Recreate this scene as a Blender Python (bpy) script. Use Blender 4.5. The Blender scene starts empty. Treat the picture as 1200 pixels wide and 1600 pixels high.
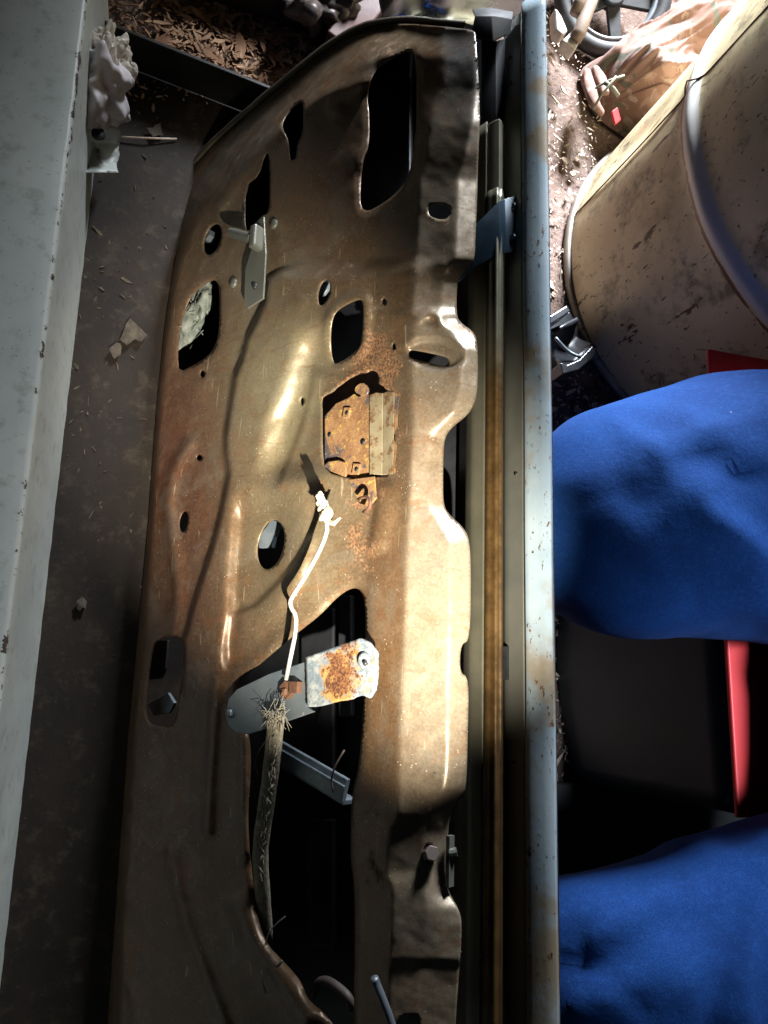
import bpy, bmesh, math, random
import numpy as np
from mathutils import Vector, Matrix, noise
from mathutils.geometry import delaunay_2d_cdt

random.seed(7); rng = np.random.default_rng(7)
scene = bpy.context.scene
COL = scene.collection

# ------------------------------------------------------------------ camera
F = 1200.0                      # focal length in photograph pixels (1200 x 1600)
CH = 1.20                       # camera height above the dirt floor
def _axes(nx=230, ny=1058, vx=800, vy=-4600):
    d = np.array([(nx-600)/F, (800-ny)/F, -1.]); d /= np.linalg.norm(d)
    y = np.array([(vx-600)/F, (800-vy)/F, -1.]); y -= d*(y@d); y /= np.linalg.norm(y)
    return np.stack([np.cross(y, -d), y, -d])
ROT = _axes()                   # camera axes -> world axes
CAM = np.array([0., 0., CH])
cd = bpy.data.cameras.new('camera'); cam = bpy.data.objects.new('camera', cd); COL.objects.link(cam)
cd.sensor_fit = 'VERTICAL'; cd.sensor_height = 32; cd.lens = 24; cd.clip_start = .01; cd.clip_end = 200
cam.matrix_world = Matrix.Translation(CAM) @ Matrix([list(r) for r in ROT]).to_4x4()
scene.camera = cam

# ------------------------------------------------------------------ world and lamps
w = bpy.data.worlds.new('World'); scene.world = w; w.use_nodes = True
bg = w.node_tree.nodes['Background']; bg.inputs[0].default_value = (.55, .72, 1, 1); bg.inputs[1].default_value = .010

def lamp(name, kind, loc, target, energy, color, **kw):
    l = bpy.data.lights.new(name, kind); l.energy = energy; l.color = color
    for k, v in kw.items(): setattr(l, k, v)
    o = bpy.data.objects.new(name, l); COL.objects.link(o); o.location = loc
    o.rotation_euler = (Vector(target)-Vector(loc)).to_track_quat('-Z', 'Y').to_euler()
    return o
lamp('barn_opening_daylight', 'AREA', (1.08, 2.8, 1.5), (1.0, 1.02, .28), 58, (.86, .92, 1), shape='RECTANGLE', size=.6, size_y=.6, spread=math.radians(50))
lamp('seat_fill_lamp', 'AREA', (1.05, -.03, 1.9), (.80, -.03, .35), 1.9, (.76, .86, 1), shape='RECTANGLE', size=.3, size_y=.3, spread=math.radians(30))  # added overhead fill that brightens the red seat and jeans; no real window
lamp('flashlight_beam', 'SPOT', (.17, -.26, 1.03), (.195, .235, .29), 195, (1, .93, .80), spot_size=math.radians(40), spot_blend=1.0, shadow_soft_size=.006)
scene.render.engine = 'CYCLES'; scene.cycles.max_bounces = 5; scene.cycles.diffuse_bounces = 2; scene.cycles.glossy_bounces = 2; scene.cycles.transmission_bounces = 2; scene.cycles.caustics_reflective = False; scene.cycles.caustics_refractive = False
vs = scene.view_settings; vs.view_transform = 'Standard'; vs.look = 'None'; vs.exposure = 0; vs.gamma = 1

# ------------------------------------------------------------------ helpers: picture rays -> points in the place
def ray(px, py): return ROT @ np.array([(px-600)/F, (800-py)/F, -1.])
def atz(px, py, z):
    d = ray(px, py); return Vector(CAM + d*((z-CH)/d[2]))
def depth(p): return -float(((np.array(p)-CAM) @ ROT)[2])
LEAN = math.radians(57)
A0 = np.array(atz(735, 880, .52))
U = np.array([0., 1, 0]); V = np.array([math.cos(LEAN), 0, math.sin(LEAN)]); N = np.array([-math.sin(LEAN), 0, math.cos(LEAN)])
UV_, VV_, NV_ = Vector(U), Vector(V), Vector(N)
def PP(xs, ys, hs):             # many points of the leaning door, h metres proud of its panel plane
    xs = np.asarray(xs, float); ys = np.asarray(ys, float); hs = np.broadcast_to(np.asarray(hs, float), xs.shape)
    d = np.stack([(xs-600)/F, (800-ys)/F, -np.ones_like(xs)], -1) @ ROT.T
    t = (hs-(CAM-A0)@N)/(d@N)
    return CAM + d*t[..., None]
def P(px, py, h=0.): return Vector(PP([px], [py], [h])[0])

def tag(o, label=None, cat=None, group=None, kind=None):
    if label: o['label'] = label
    if cat: o['category'] = cat
    if group: o['group'] = group
    if kind: o['kind'] = kind
    return o
def thing(name, loc, label, cat, group=None):
    o = bpy.data.objects.new(name, None); COL.objects.link(o); o.location = loc; o.empty_display_size = .05
    return tag(o, label, cat, group)
def root_of(p):
    l = Vector((0, 0, 0))
    while p is not None: l += p.location; p = p.parent
    return l
def link(name, me, mat, parent=None, smooth=True):
    o = bpy.data.objects.new(name, me); COL.objects.link(o)
    if mat: me.materials.append(mat)
    if parent is not None:
        o.parent = parent
        if parent.type == 'EMPTY': o.matrix_parent_inverse = Matrix.Translation(-parent.location)
    if smooth: me.polygons.foreach_set('use_smooth', [True]*len(me.polygons))
    return o
def from_bm(name, bm, mat, parent=None, smooth=True, fix=True):
    if fix: bmesh.ops.recalc_face_normals(bm, faces=bm.faces)
    me = bpy.data.meshes.new(name); bm.to_mesh(me); bm.free()
    return link(name, me, mat, parent, smooth)
def bevel(o, w=.001, seg=2, ang=35):
    m = o.modifiers.new('bevel', 'BEVEL'); m.width = w; m.segments = seg; m.limit_method = 'ANGLE'; m.angle_limit = math.radians(ang)
    return o
def crisp(o, ang=35):
    m = o.data
    try: m.set_sharp_from_angle(angle=math.radians(ang))
    except Exception: pass
    return o
def smooth_path(pts, it=2, closed=False):
    p = np.array(pts, float)
    for _ in range(it):
        if closed:
            q = np.roll(p, -1, 0); p = np.stack([.75*p+.25*q, .25*p+.75*q], 1).reshape(-1, p.shape[1])
        else:
            a, b = p[:-1], p[1:]
            m = np.stack([.75*a+.25*b, .25*a+.75*b], 1).reshape(-1, p.shape[1])
            p = np.vstack([p[:1], m[1:-1], p[-1:]])
    return p
def tube(bm, pts, r, n=8, caps=True, flat=1., flatdir=None):
    pts = [Vector(p) for p in pts]; rs = r if hasattr(r, '__len__') else [r]*len(pts)
    rings = []; prev = None
    for i, p in enumerate(pts):
        t = (pts[min(i+1, len(pts)-1)]-pts[max(i-1, 0)]).normalized()
        if flatdir is not None: s = t.cross(Vector(flatdir)).normalized()
        elif prev is None: s = t.orthogonal().normalized()
        else: s = (prev-t*prev.dot(t)).normalized()
        prev = s; b = t.cross(s)
        rings.append([bm.verts.new(p+(s*math.cos(a)+b*math.sin(a)*flat)*rs[i]) for a in [2*math.pi*k/n for k in range(n)]])
    for a, b in zip(rings, rings[1:]):
        for k in range(n): bm.faces.new((a[k], a[(k+1) % n], b[(k+1) % n], b[k]))
    if caps:
        bm.faces.new(rings[0][::-1]); bm.faces.new(rings[-1])
def prism(bm, top, down):
    top = [Vector(p) for p in top]; a = [bm.verts.new(p) for p in top]; b = [bm.verts.new(p+Vector(down)) for p in top]
    bm.faces.new(a); bm.faces.new(b[::-1])
    for i in range(len(a)):
        j = (i+1) % len(a); bm.faces.new((a[i], b[i], b[j], a[j]))
def obox(bm, c, ax, ay, az):
    c, ax, ay, az = map(Vector, (c, ax, ay, az)); v = [bm.verts.new(c+ax*i+ay*j+az*k) for k in (-1, 1) for j in (-1, 1) for i in (-1, 1)]
    for f in ((0, 2, 3, 1), (4, 5, 7, 6), (0, 1, 5, 4), (2, 6, 7, 3), (0, 4, 6, 2), (1, 3, 7, 5)): bm.faces.new([v[i] for i in f])
def plate(name, poly, h, th, mat, parent, bev=.0008, sm=0):
    if sm: poly = smooth_path(poly, sm, True)
    bm = bmesh.new(); prism(bm, [P(x, y, h) for x, y in poly], -NV_*th)
    o = from_bm(name, bm, mat, parent, smooth=False); bevel(o, bev); return o
def sn(p, seed=0, octs=4, f0=1.):               # cheap smooth noise on an array of points
    r = np.random.default_rng(seed); p = np.asarray(p, float); out = np.zeros(p.shape[:-1]); a = 1.; f = f0
    for _ in range(octs):
        for _k in range(4):
            k = r.normal(size=p.shape[-1]); k /= np.linalg.norm(k); out += a*np.sin(p@k*f*r.uniform(.7, 1.4)*6.283+r.uniform(0, 6.28))*.35
        a *= .5; f *= 2.1
    return out

# ------------------------------------------------------------------ materials
class Mat:
    def __init__(s, name):
        s.m = bpy.data.materials.new(name); s.m.use_nodes = True; s.t = s.m.node_tree; s.t.nodes.clear()
        s.out = s.n('ShaderNodeOutputMaterial'); s.b = s.n('ShaderNodeBsdfPrincipled'); s.l(s.b.outputs[0], s.out.inputs[0])
        s.tc = s.n('ShaderNodeTexCoord').outputs['Object']
    def n(s, k, **kw):
        x = s.t.nodes.new(k)
        for a, b in kw.items(): setattr(x, a, b)
        return x
    def l(s, a, b): s.t.links.new(a, b)
    def set(s, sock, v):
        if hasattr(v, 'is_linked') or isinstance(v, bpy.types.NodeSocket): s.l(v, sock)
        else: sock.default_value = (*v, 1) if isinstance(v, tuple) and len(v) == 3 and sock.type == 'RGBA' else v
    def noise(s, scale, detail=6, rough=.6, vec=None, dist=0., stretch=None):
        x = s.n('ShaderNodeTexNoise'); v = vec or s.tc
        if stretch:
            mp = s.n('ShaderNodeMapping'); s.l(v, mp.inputs[0]); mp.inputs['Scale'].default_value = stretch; v = mp.outputs[0]
        s.l(v, x.inputs['Vector']); x.inputs['Scale'].default_value = scale; x.inputs['Detail'].default_value = min(detail, 4.5)
        x.inputs['Roughness'].default_value = rough; x.inputs['Distortion'].default_value = dist; return x.outputs['Fac']
    def vor(s, scale, feature='F1', rnd=1.):
        x = s.n('ShaderNodeTexVoronoi', feature=feature); s.l(s.tc, x.inputs['Vector']); x.inputs['Scale'].default_value = scale; x.inputs['Randomness'].default_value = rnd
        return x.outputs['Distance']
    def ramp(s, fac, lo, hi, a=0., b=1.):
        x = s.n('ShaderNodeMapRange', interpolation_type='SMOOTHSTEP'); s.l(fac, x.inputs[0])
        x.inputs[1].default_value = lo; x.inputs[2].default_value = hi; x.inputs[3].default_value = a; x.inputs[4].default_value = b
        return x.outputs[0]
    def mix(s, f, a, b, mode='MIX'):
        x = s.n('ShaderNodeMix', data_type='RGBA', blend_type=mode); s.set(x.inputs[0], f); s.set(x.inputs[6], a); s.set(x.inputs[7], b); return x.outputs[2]
    def math(s, op, a, b=0.):
        x = s.n('ShaderNodeMath', operation=op); s.set(x.inputs[0], a); s.set(x.inputs[1], b); return x.outputs[0]
    def attr(s, name):
        x = s.n('ShaderNodeAttribute', attribute_name=name); return x
    def bump(s, h, strength=.3, dist=.002, prev=None):
        x = s.n('ShaderNodeBump'); s.l(h, x.inputs['Height']); x.inputs['Strength'].default_value = strength; x.inputs['Distance'].default_value = dist
        if prev is not None: s.l(prev, x.inputs['Normal'])
        return x.outputs[0]
    def fin(s, col, rough=.5, metal=0., bump=None, spec=.5, coat=0.):
        s.set(s.b.inputs['Base Color'], col); s.set(s.b.inputs['Roughness'], rough); s.set(s.b.inputs['Metallic'], metal)
        s.set(s.b.inputs['Specular IOR Level'], spec)
        if coat: s.b.inputs['Coat Weight'].default_value = coat; s.b.inputs['Coat Roughness'].default_value = .25
        if bump is not None: s.l(bump, s.b.inputs['Normal'])
        return s.m

def m_panel():                                   # stamped inner panel: old paint, red oxide, rust, dirt
    s = Mat('door_panel_paint'); base = s.attr('paint').outputs['Color']; rust = s.attr('rust').outputs['Fac']
    n1 = s.noise(9, 8, .65); n2 = s.noise(60, 8, .7); n3 = s.noise(340, 4, .6)
    col = s.mix(s.ramp(n1, .35, .7), base, s.mix(.55, base, (.10, .055, .028)))
    col = s.mix(s.ramp(n2, .45, .75, 0, .55), col, s.mix(.5, col, (.26, .20, .12)))
    col = s.mix(s.ramp(s.noise(15, 4, .7, dist=.6), .50, .66, 0, .5), col, s.mix(.6, col, (.20, .19, .16)))
    rm = s.ramp(s.math('ADD', rust, s.math('MULTIPLY', s.math('SUBTRACT', n2, .5), 1.5)), .45, .7)
    rc = s.mix(s.ramp(n3, .35, .65), (.045, .016, .007), (.19, .085, .025))
    col = s.mix(rm, col, rc)
    col = s.mix(s.ramp(n3, .3, .7, 0, .5), s.mix(.35, col, (.03, .02, .012)), s.mix(.25, col, (.33, .27, .18)))
    col = s.mix(s.ramp(s.noise(28, 6, .7, dist=1.2), .52, .66, 0, .6), col, s.mix(.6, col, (.17, .075, .03)))
    st = s.ramp(s.noise(60, 4, .6, stretch=(.22, 1.5, .22), dist=.5), .58, .70, 0, .65); col = s.mix(st, col, s.mix(.55, col, (.10, .040, .014)))
    sc = s.ramp(s.noise(140, 2, .5, stretch=(1.3, .12, 1.3), dist=.4), .70, .73, 0, .6); col = s.mix(sc, col, (.30, .25, .17))
    sp = s.ramp(s.vor(190), .08, .16, 1, 0); sp = s.math('MULTIPLY', sp, s.ramp(s.noise(35, 3), .52, .60))
    col = s.mix(s.math('MULTIPLY', sp, .7), col, (.62, .55, .42))
    dk = s.ramp(s.vor(70), .03, .10, 1, 0); dk = s.math('MULTIPLY', dk, s.ramp(s.noise(22, 3), .58, .66))
    col = s.mix(s.math('MULTIPLY', dk, .75), col, (.03, .018, .012))
    ro = s.math('ADD', s.ramp(n2, .3, .7, .32, .48), s.math('MULTIPLY', rm, .35))
    bp = s.bump(n2, .22, .001); bp = s.bump(n3, s.ramp(rm, 0, 1, .10, .9) if False else .22, .0004, bp)
    col = s.mix(1., col, (1.25, 1.2, 1.12), 'MULTIPLY')
    return s.fin(col, ro, s.math('MULTIPLY', s.ramp(rm, 0, 1, 1, 0), .32), bp, .6)
def m_metal(name, a, b, rust=(.16, .07, .025), amt=.5, rough=.42, metal=.3, sc=40, bumpy=.25, spec=.5):
    s = Mat(name); n1 = s.noise(sc*.3, 6); n2 = s.noise(sc, 8, .7); n3 = s.noise(sc*6, 4)
    col = s.mix(s.ramp(n1, .3, .7), a, b)
    rm = s.ramp(n2, .5+.25*(1-amt), .62+.25*(1-amt))
    col = s.mix(rm, col, s.mix(s.ramp(n3, .35, .65), tuple(x*.35 for x in rust), rust))
    bp = s.bump(n2, bumpy, .001); bp = s.bump(n3, bumpy, .0004, bp)
    return s.fin(col, s.math('ADD', s.ramp(n1, .3, .7, rough-.08, rough+.08), s.math('MULTIPLY', rm, .35)), s.math('MULTIPLY', s.ramp(rm, 0, 1, 1, 0), metal), bp, spec)
def m_flange():                                  # pale blue-grey factory paint with rust flecks
    s = Mat('flange_blue_grey_paint'); n2 = s.noise(210, 4, .7, stretch=(1, .5, 1)); n1 = s.noise(7, 5); n3 = s.noise(500, 3)
    col = s.mix(s.ramp(n1, .35, .65), (.25, .32, .36), (.35, .42, .45))
    col = s.mix(s.ramp(s.noise(11, 4), .52, .68), col, (.27, .22, .15))
    rm = s.ramp(s.math('ADD', n2, s.math('MULTIPLY', s.math('SUBTRACT', s.noise(16, 4), .5), .35)), .615, .67); col = s.mix(rm, col, s.mix(s.ramp(n3, .4, .6), (.05, .025, .014), (.17, .085, .035)))
    return s.fin(col, s.math('ADD', .52, s.math('MULTIPLY', rm, .35)), 0., s.bump(n2, .3, .0006), .35)
def m_drum():
    s = Mat('drum_cream_paint'); n1 = s.noise(4, 7, .65); n2 = s.noise(26, 8, .7, stretch=(1, 1, .6)); n3 = s.noise(120, 5)
    col = s.mix(s.ramp(n1, .3, .68), (.80, .68, .42), (.68, .55, .32))
    col = s.mix(s.ramp(s.noise(7, 8, .7), .5, .72, 0, .6), col, (.25, .17, .09))
    rm = s.ramp(s.noise(38, 6, .6, stretch=(1.2, 1.2, .33)), .645, .68); col = s.mix(rm, col, (.10, .045, .02))
    sc = s.ramp(s.noise(95, 3, .5, stretch=(.3, 1.6, .8), dist=.8), .655, .68); col = s.mix(sc, col, (.13, .08, .045))
    gr = s.ramp(s.noise(9, 8, .78), .50, .68, 0, .7); col = s.mix(gr, col, (.10, .075, .05))
    h = s.attr('hoop').outputs['Fac']; hm = s.ramp(s.math('ADD', h, s.math('MULTIPLY', s.math('SUBTRACT', n2, .5), .5)), .5, .62)
    col = s.mix(hm, col, (.66, .64, .60)); e = s.attr('rustline').outputs['Fac']
    em = s.ramp(s.math('ADD', e, s.math('MULTIPLY', s.math('SUBTRACT', n2, .5), 1.1)), .5, .66); col = s.mix(em, col, (.20, .09, .04))
    return s.fin(col, s.ramp(n1, .3, .7, .38, .5), .05, s.bump(n2, .15, .001))
def m_jeans():
    s = Mat('blue_denim'); n1 = s.noise(7, 6, .6); n2 = s.noise(160, 5, .7); n3 = s.noise(900, 2)
    col = s.mix(s.ramp(n1, .3, .7), (.006, .047, .215), (.011, .075, .31)); col = s.mix(s.ramp(n2, .45, .72, 0, .6), col, (.02, .10, .36)); col = s.mix(s.ramp(n3, .35, .65, 0, .6), col, (.003, .016, .07))
    sp = s.ramp(s.vor(60), .03, .06, 1, 0); sp = s.math('MULTIPLY', sp, s.ramp(s.noise(25, 2), .62, .68)); col = s.mix(sp, col, (.45, .5, .6))
    wv = s.n('ShaderNodeTexWave'); s.l(s.tc, wv.inputs[0]); wv.inputs['Scale'].default_value = 420; wv.inputs['Distortion'].default_value = 2
    bp = s.bump(n2, .35, .0015); bp = s.bump(n3, .25, .0004, bp)
    s.b.inputs['Sheen Weight'].default_value = .06; s.b.inputs['Sheen Roughness'].default_value = .5; s.b.inputs['Sheen Tint'].default_value = (.2, .4, 1, 1)
    return s.fin(col, .85, 0, bp, .2)
def m_ground():
    s = Mat('packed_dirt'); n1 = s.noise(5, 8, .65); n2 = s.noise(45, 9, .75); n3 = s.noise(220, 5)
    col = s.mix(s.ramp(n1, .3, .7), (.12, .078, .060), (.19, .13, .105)); col = s.mix(s.ramp(n2, .45, .75), col, (.27, .195, .16))
    col = s.mix(s.ramp(n3, .58, .75, 0, .6), col, (.36, .28, .235)); col = s.mix(s.ramp(s.noise(18, 6), .56, .68), col, (.07, .035, .02))
    bp = s.bump(n2, .7, .008); bp = s.bump(n3, .5, .002, bp)
    return s.fin(col, .85, 0, bp, .25)
def m_simple(name, a, b, sc=30, rough=.5, metal=0., bumpy=.2, spec=.5, lo=.35, hi=.65):
    s = Mat(name); n = s.noise(sc, 7, .65); return s.fin(s.mix(s.ramp(n, lo, hi), a, b), rough, metal, s.bump(n, bumpy, .0015), spec)
def m_white():
    s = Mat('chipped_white_enamel'); n1 = s.noise(6, 6); n2 = s.noise(50, 7, .7); sp = s.math('MULTIPLY', s.ramp(s.vor(120), .06, .16, 1, 0), s.ramp(s.noise(14, 4), .40, .58))
    col = s.mix(s.ramp(n1, .3, .7), (.46, .49, .45), (.56, .58, .53)); col = s.mix(s.math('MULTIPLY', sp, .75), col, (.12, .11, .08))
    col = s.mix(s.ramp(n2, .50, .72, 0, .6), col, (.27, .28, .24)); ch = s.attr('chip').outputs['Fac']
    cm = s.ramp(s.math('ADD', ch, s.math('MULTIPLY', s.math('SUBTRACT', n2, .5), 1.9)), .62, .66); col = s.mix(cm, col, (.06, .045, .035))
    return s.fin(col, .42, 0, s.bump(n2, .12, .001))
def m_camo():
    s = Mat('camouflage_cloth'); n1 = s.noise(11, 4, .6, dist=.8); n2 = s.noise(17, 4, .6, dist=1.2); n3 = s.noise(300, 4)
    col = s.mix(s.ramp(n1, .47, .53), (.24, .145, .12), (.17, .095, .075)); col = s.mix(s.ramp(n2, .55, .60), col, (.27, .20, .165)); col = s.mix(s.ramp(s.noise(14, 3, dist=1.), .60, .63), col, (.11, .105, .08))
    return s.fin(col, .8, 0, s.bump(n3, .3, .001), .25)
def m_corr():                                    # zinc plate eaten by white and orange corrosion
    s = Mat('corroded_zinc'); n1 = s.noise(30, 7, .7); n2 = s.noise(90, 8, .75); n3 = s.noise(400, 4)
    r = s.attr('rust').outputs['Fac']
    col = s.mix(s.ramp(n2, .4, .65), (.13, .16, .18), (.31, .325, .305))
    y = s.ramp(s.math('ADD', r, s.math('MULTIPLY', s.math('SUBTRACT', n1, .5), 2.4)), .30, .62); col = s.mix(y, col, (.36, .20, .06))
    k = s.ramp(s.math('ADD', r, s.math('MULTIPLY', s.math('SUBTRACT', n2, .5), 2.2)), .42, .66); col = s.mix(k, col, s.mix(s.ramp(n3, .4, .6), (.06, .022, .01), (.20, .085, .03)))
    return s.fin(col, .7, .1, s.bump(n2, .7, .0015))
def m_lock():
    s = Mat('rusty_lock_plate'); n1 = s.noise(25, 7, .7); n2 = s.noise(110, 8, .75); n3 = s.noise(420, 4)
    col = s.mix(s.ramp(n1, .35, .6), (.16, .075, .03), (.26, .14, .06)); col = s.mix(s.ramp(n2, .55, .68), col, (.40, .27, .06))
    col = s.mix(s.ramp(s.noise(16, 5, dist=.5), .54, .60), col, (.06, .05, .052)); col = s.mix(s.ramp(n3, .6, .75), col, (.45, .37, .20))
    return s.fin(col, .75, .1, s.bump(n2, .8, .0015))

M_PANEL = m_panel(); M_FLANGE = m_flange(); M_DRUM = m_drum(); M_JEANS = m_jeans(); M_GROUND = m_ground(); M_WHITE = m_white(); M_CAMO = m_camo(); M_CORR = m_corr(); M_LOCK = m_lock()
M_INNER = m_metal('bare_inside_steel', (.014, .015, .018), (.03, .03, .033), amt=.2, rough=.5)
M_CHANNEL = m_metal('olive_grey_primer', (.085, .08, .055), (.125, .115, .08), amt=.25, rough=.36, metal=.4, bumpy=.12)
def m_bead():
    s = Mat('stained_slot_bead'); n2 = s.noise(40, 7, .7); sp = s.n('ShaderNodeSeparateXYZ'); s.l(s.tc, sp.inputs[0])
    y = s.math('ADD', sp.outputs[1], s.math('MULTIPLY', s.math('SUBTRACT', s.noise(9, 4), .5), .12)); f = s.ramp(y, .30, .42, 1, 0)
    col = s.mix(f, (.10, .095, .065), s.mix(s.ramp(n2, .35, .65), (.055, .031, .011), (.095, .053, .018)))
    return s.fin(col, s.ramp(n2, .3, .7, .26, .4), .4, s.bump(n2, .12, .0006))
M_BROWNBEAD = m_bead()
_unused = m_metal('brown_stained_steel', (.16, .085, .025), (.21, .12, .04), amt=.2, rough=.22, metal=.7, bumpy=.12)
M_GREENGREY = m_metal('green_grey_primer', (.12, .125, .105), (.165, .16, .13), amt=.2, rough=.42, bumpy=.15)
M_HEM = m_metal('blackened_hem', (.025, .02, .015), (.06, .045, .025), rust=(.22, .13, .05), amt=.62, rough=.5)
M_BLUEBR = m_metal('blue_painted_steel', (.010, .022, .035), (.016, .034, .052), amt=.2, rough=.34, metal=.3, bumpy=.1)
M_ZINC = m_metal('dull_zinc', (.15, .18, .20), (.24, .27, .285), rust=(.34, .33, .30), amt=.5, rough=.42, metal=.5)
M_WIRE = m_metal('weathered_wire', (.34, .33, .29), (.52, .50, .45), rust=(.20, .15, .09), amt=.6, rough=.5, metal=.2, sc=160)
M_CLIP = m_metal('crumbling_plastic', (.50, .42, .25), (.66, .60, .45), rust=(.30, .17, .05), amt=.6, rough=.7, metal=0, sc=140, bumpy=.8)
M_RUST = m_metal('brown_rust', (.07, .03, .015), (.13, .06, .03), amt=.6, rough=.75, metal=0, sc=120, bumpy=.7)
M_BEIGE = m_metal('beige_lock_cover', (.21, .165, .095), (.30, .25, .155), rust=(.17, .085, .03), amt=1.1, rough=.5, metal=.2, sc=70)
M_ROPE = m_simple('dirty_woven_fibre', (.22, .19, .14), (.34, .31, .23), 260, .95, bumpy=.9, spec=.1)
M_ALU = m_simple('dull_aluminium_channel', (.22, .27, .30), (.32, .37, .40), 40, .4, .5)
M_BLACK = m_simple('black_rubber', (.006, .006, .007), (.014, .014, .015), 60, .55)
M_BLKPL = m_simple('dusty_black_plastic', (.016, .018, .022), (.035, .038, .043), 45, .33, spec=.6)
M_RED = m_simple('red_plastic', (.60, .018, .022), (.66, .024, .026), 12, .5, bumpy=.03)
M_SHEETSCRAP = m_simple('dusty_brown_scrap', (.035, .027, .018), (.075, .058, .040), 60, .9, bumpy=.6)
M_DARKFR = m_simple('navy_black_vinyl', (.009, .024, .040), (.014, .032, .052), 14, .45, bumpy=.05)
M_CHIP = m_simple('pale_wood_chip', (.42, .31, .22), (.72, .62, .50), 30, .8)
M_LEAF = m_simple('dry_leaf', (.26, .125, .06), (.55, .33, .19), 22, .8)
M_SCRAP = m_simple('grey_scrap', (.035, .027, .018), (.09, .072, .05), 60, .9)
def m_sheet():
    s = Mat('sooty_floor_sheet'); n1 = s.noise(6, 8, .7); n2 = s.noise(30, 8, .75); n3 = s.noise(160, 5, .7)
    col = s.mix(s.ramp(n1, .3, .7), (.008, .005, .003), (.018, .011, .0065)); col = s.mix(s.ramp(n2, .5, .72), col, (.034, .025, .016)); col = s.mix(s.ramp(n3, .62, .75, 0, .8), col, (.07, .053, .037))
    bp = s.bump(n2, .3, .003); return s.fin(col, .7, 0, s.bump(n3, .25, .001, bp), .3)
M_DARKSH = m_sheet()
M_BEAM = m_metal('dark_steel_beam', (.016, .014, .012), (.03, .026, .023), rust=(.07, .028, .018), amt=.4, rough=.5, metal=.3)
M_REDBEAM = m_metal('red_oxide_steel', (.06, .018, .014), (.09, .028, .02), amt=.4, rough=.6, metal=.1)
M_GALV = m_metal('galvanised_sheet', (.32, .36, .38), (.44, .47, .48), rust=(.30, .21, .10), amt=.55, rough=.28, metal=.75)
M_RAG = m_simple('lilac_white_bag', (.50, .46, .47), (.66, .61, .62), 14, .6)
M_RAGW = m_simple('cream_crumpled_paper', (.55, .49, .40), (.70, .64, .55), 25, .7)
M_WORNTIN = m_metal('peeling_white_tin', (.42, .45, .42), (.55, .56, .52), rust=(.14, .07, .03), amt=.75, rough=.5, metal=0, sc=22)
M_TYRE = m_simple('black_tyre', (.010, .010, .011), (.024, .023, .022), 60, .6)
M_RIM = m_metal('grey_wheel_rim', (.16, .18, .20), (.25, .27, .29), amt=.3, rough=.4)
M_TAN = m_simple('tan_coated_tube', (.20, .145, .11), (.29, .22, .175), 30, .6)
M_STRAP = m_simple('grey_green_strap', (.16, .16, .12), (.27, .26, .20), 120, .9)
M_DIRTYW = m_simple('dirty_white_plastic', (.42, .38, .34), (.62, .58, .54), 40, .5)
M_TAG = m_simple('bright_red_tag', (.75, .02, .03), (.8, .03, .04), 20, .5)
M_NEST = m_simple('grey_green_dirt_lump', (.09, .105, .085), (.22, .235, .20), 40, .85, bumpy=.8)
M_CAST = m_metal('grimy_casting', (.07, .05, .045), (.17, .14, .12), amt=.5, rough=.5, metal=.2)

# ================================================================== SETTING
def build_ground():
    nx, ny = 170, 220
    gx, gy = np.meshgrid(np.linspace(-3, 4, nx), np.linspace(-2.5, 6, ny))
    p = np.stack([gx, gy, 0*gx], -1); z = sn(p[..., :2], 3, 4, 1.3)*.005 - .006
    v = np.stack([gx, gy, z], -1).reshape(-1, 3); f = [(j*nx+i, j*nx+i+1, (j+1)*nx+i+1, (j+1)*nx+i) for j in range(ny-1) for i in range(nx-1)]
    me = bpy.data.meshes.new('ground'); me.from_pydata(v.tolist(), [], f); o = link('ground', me, M_GROUND); tag(o, kind='structure'); return o
build_ground()

# ================================================================== CAR DOOR
door = thing('car_door', tuple(P(230, 850, -.08)), 'stripped rusty car door leaning with its inner panel and window slot facing up', 'car door')

RIM = [(742, 50), (748, 120), (750, 190), (747, 250), (746, 300), (743, 370), (742, 400), (738, 412), (718, 434), (714, 445), (713, 490), (718, 503), (738, 517), (745, 528), (747, 560), (746, 610), (742, 630), (732, 648), (706, 668), (696, 682), (693, 700), (692, 770), (694, 792), (704, 806), (726, 826), (733, 842), (736, 880), (735, 1002), (720, 1005), (718, 1052), (733, 1057), (731, 1150), (729, 1225), (724, 1242), (709, 1260), (703, 1276), (700, 1300), (698, 1380), (702, 1396), (718, 1422), (722, 1444), (719, 1500), (714, 1560), (710, 1640)]
LEFT = [(168, 1640), (172, 1500), (180, 1350), (193, 1150), (212, 950), (224, 800), (236, 620), (250, 490), (261, 395), (268, 335), (280, 300), (300, 268), (335, 228), (385, 183), (440, 138), (490, 96), (525, 70), (555, 52), (585, 42), (630, 36), (690, 41), (735, 46)]
C1 = np.array([(30, 744), (130, 742), (190, 738), (240, 728), (280, 716), (360, 714), (405, 712), (430, 695), (500, 688), (520, 708), (545, 720), (610, 720), (645, 708), (680, 678), (720, 670), (790, 671), (820, 688), (850, 703), (950, 704), (1050, 701), (1200, 699), (1235, 694), (1260, 676), (1275, 670), (1300, 663), (1370, 662), (1420, 668), (1480, 660), (1540, 652), (1640, 648)], float)
C2 = np.array([(30, 693), (130, 693), (160, 680), (190, 672), (240, 668), (280, 657), (330, 655), (430, 648), (500, 645), (600, 645), (700, 645), (790, 640), (850, 636), (950, 633), (1100, 627), (1180, 623), (1275, 621), (1300, 607), (1360, 604), (1385, 613), (1440, 613), (1500, 610), (1640, 606)], float)
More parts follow.
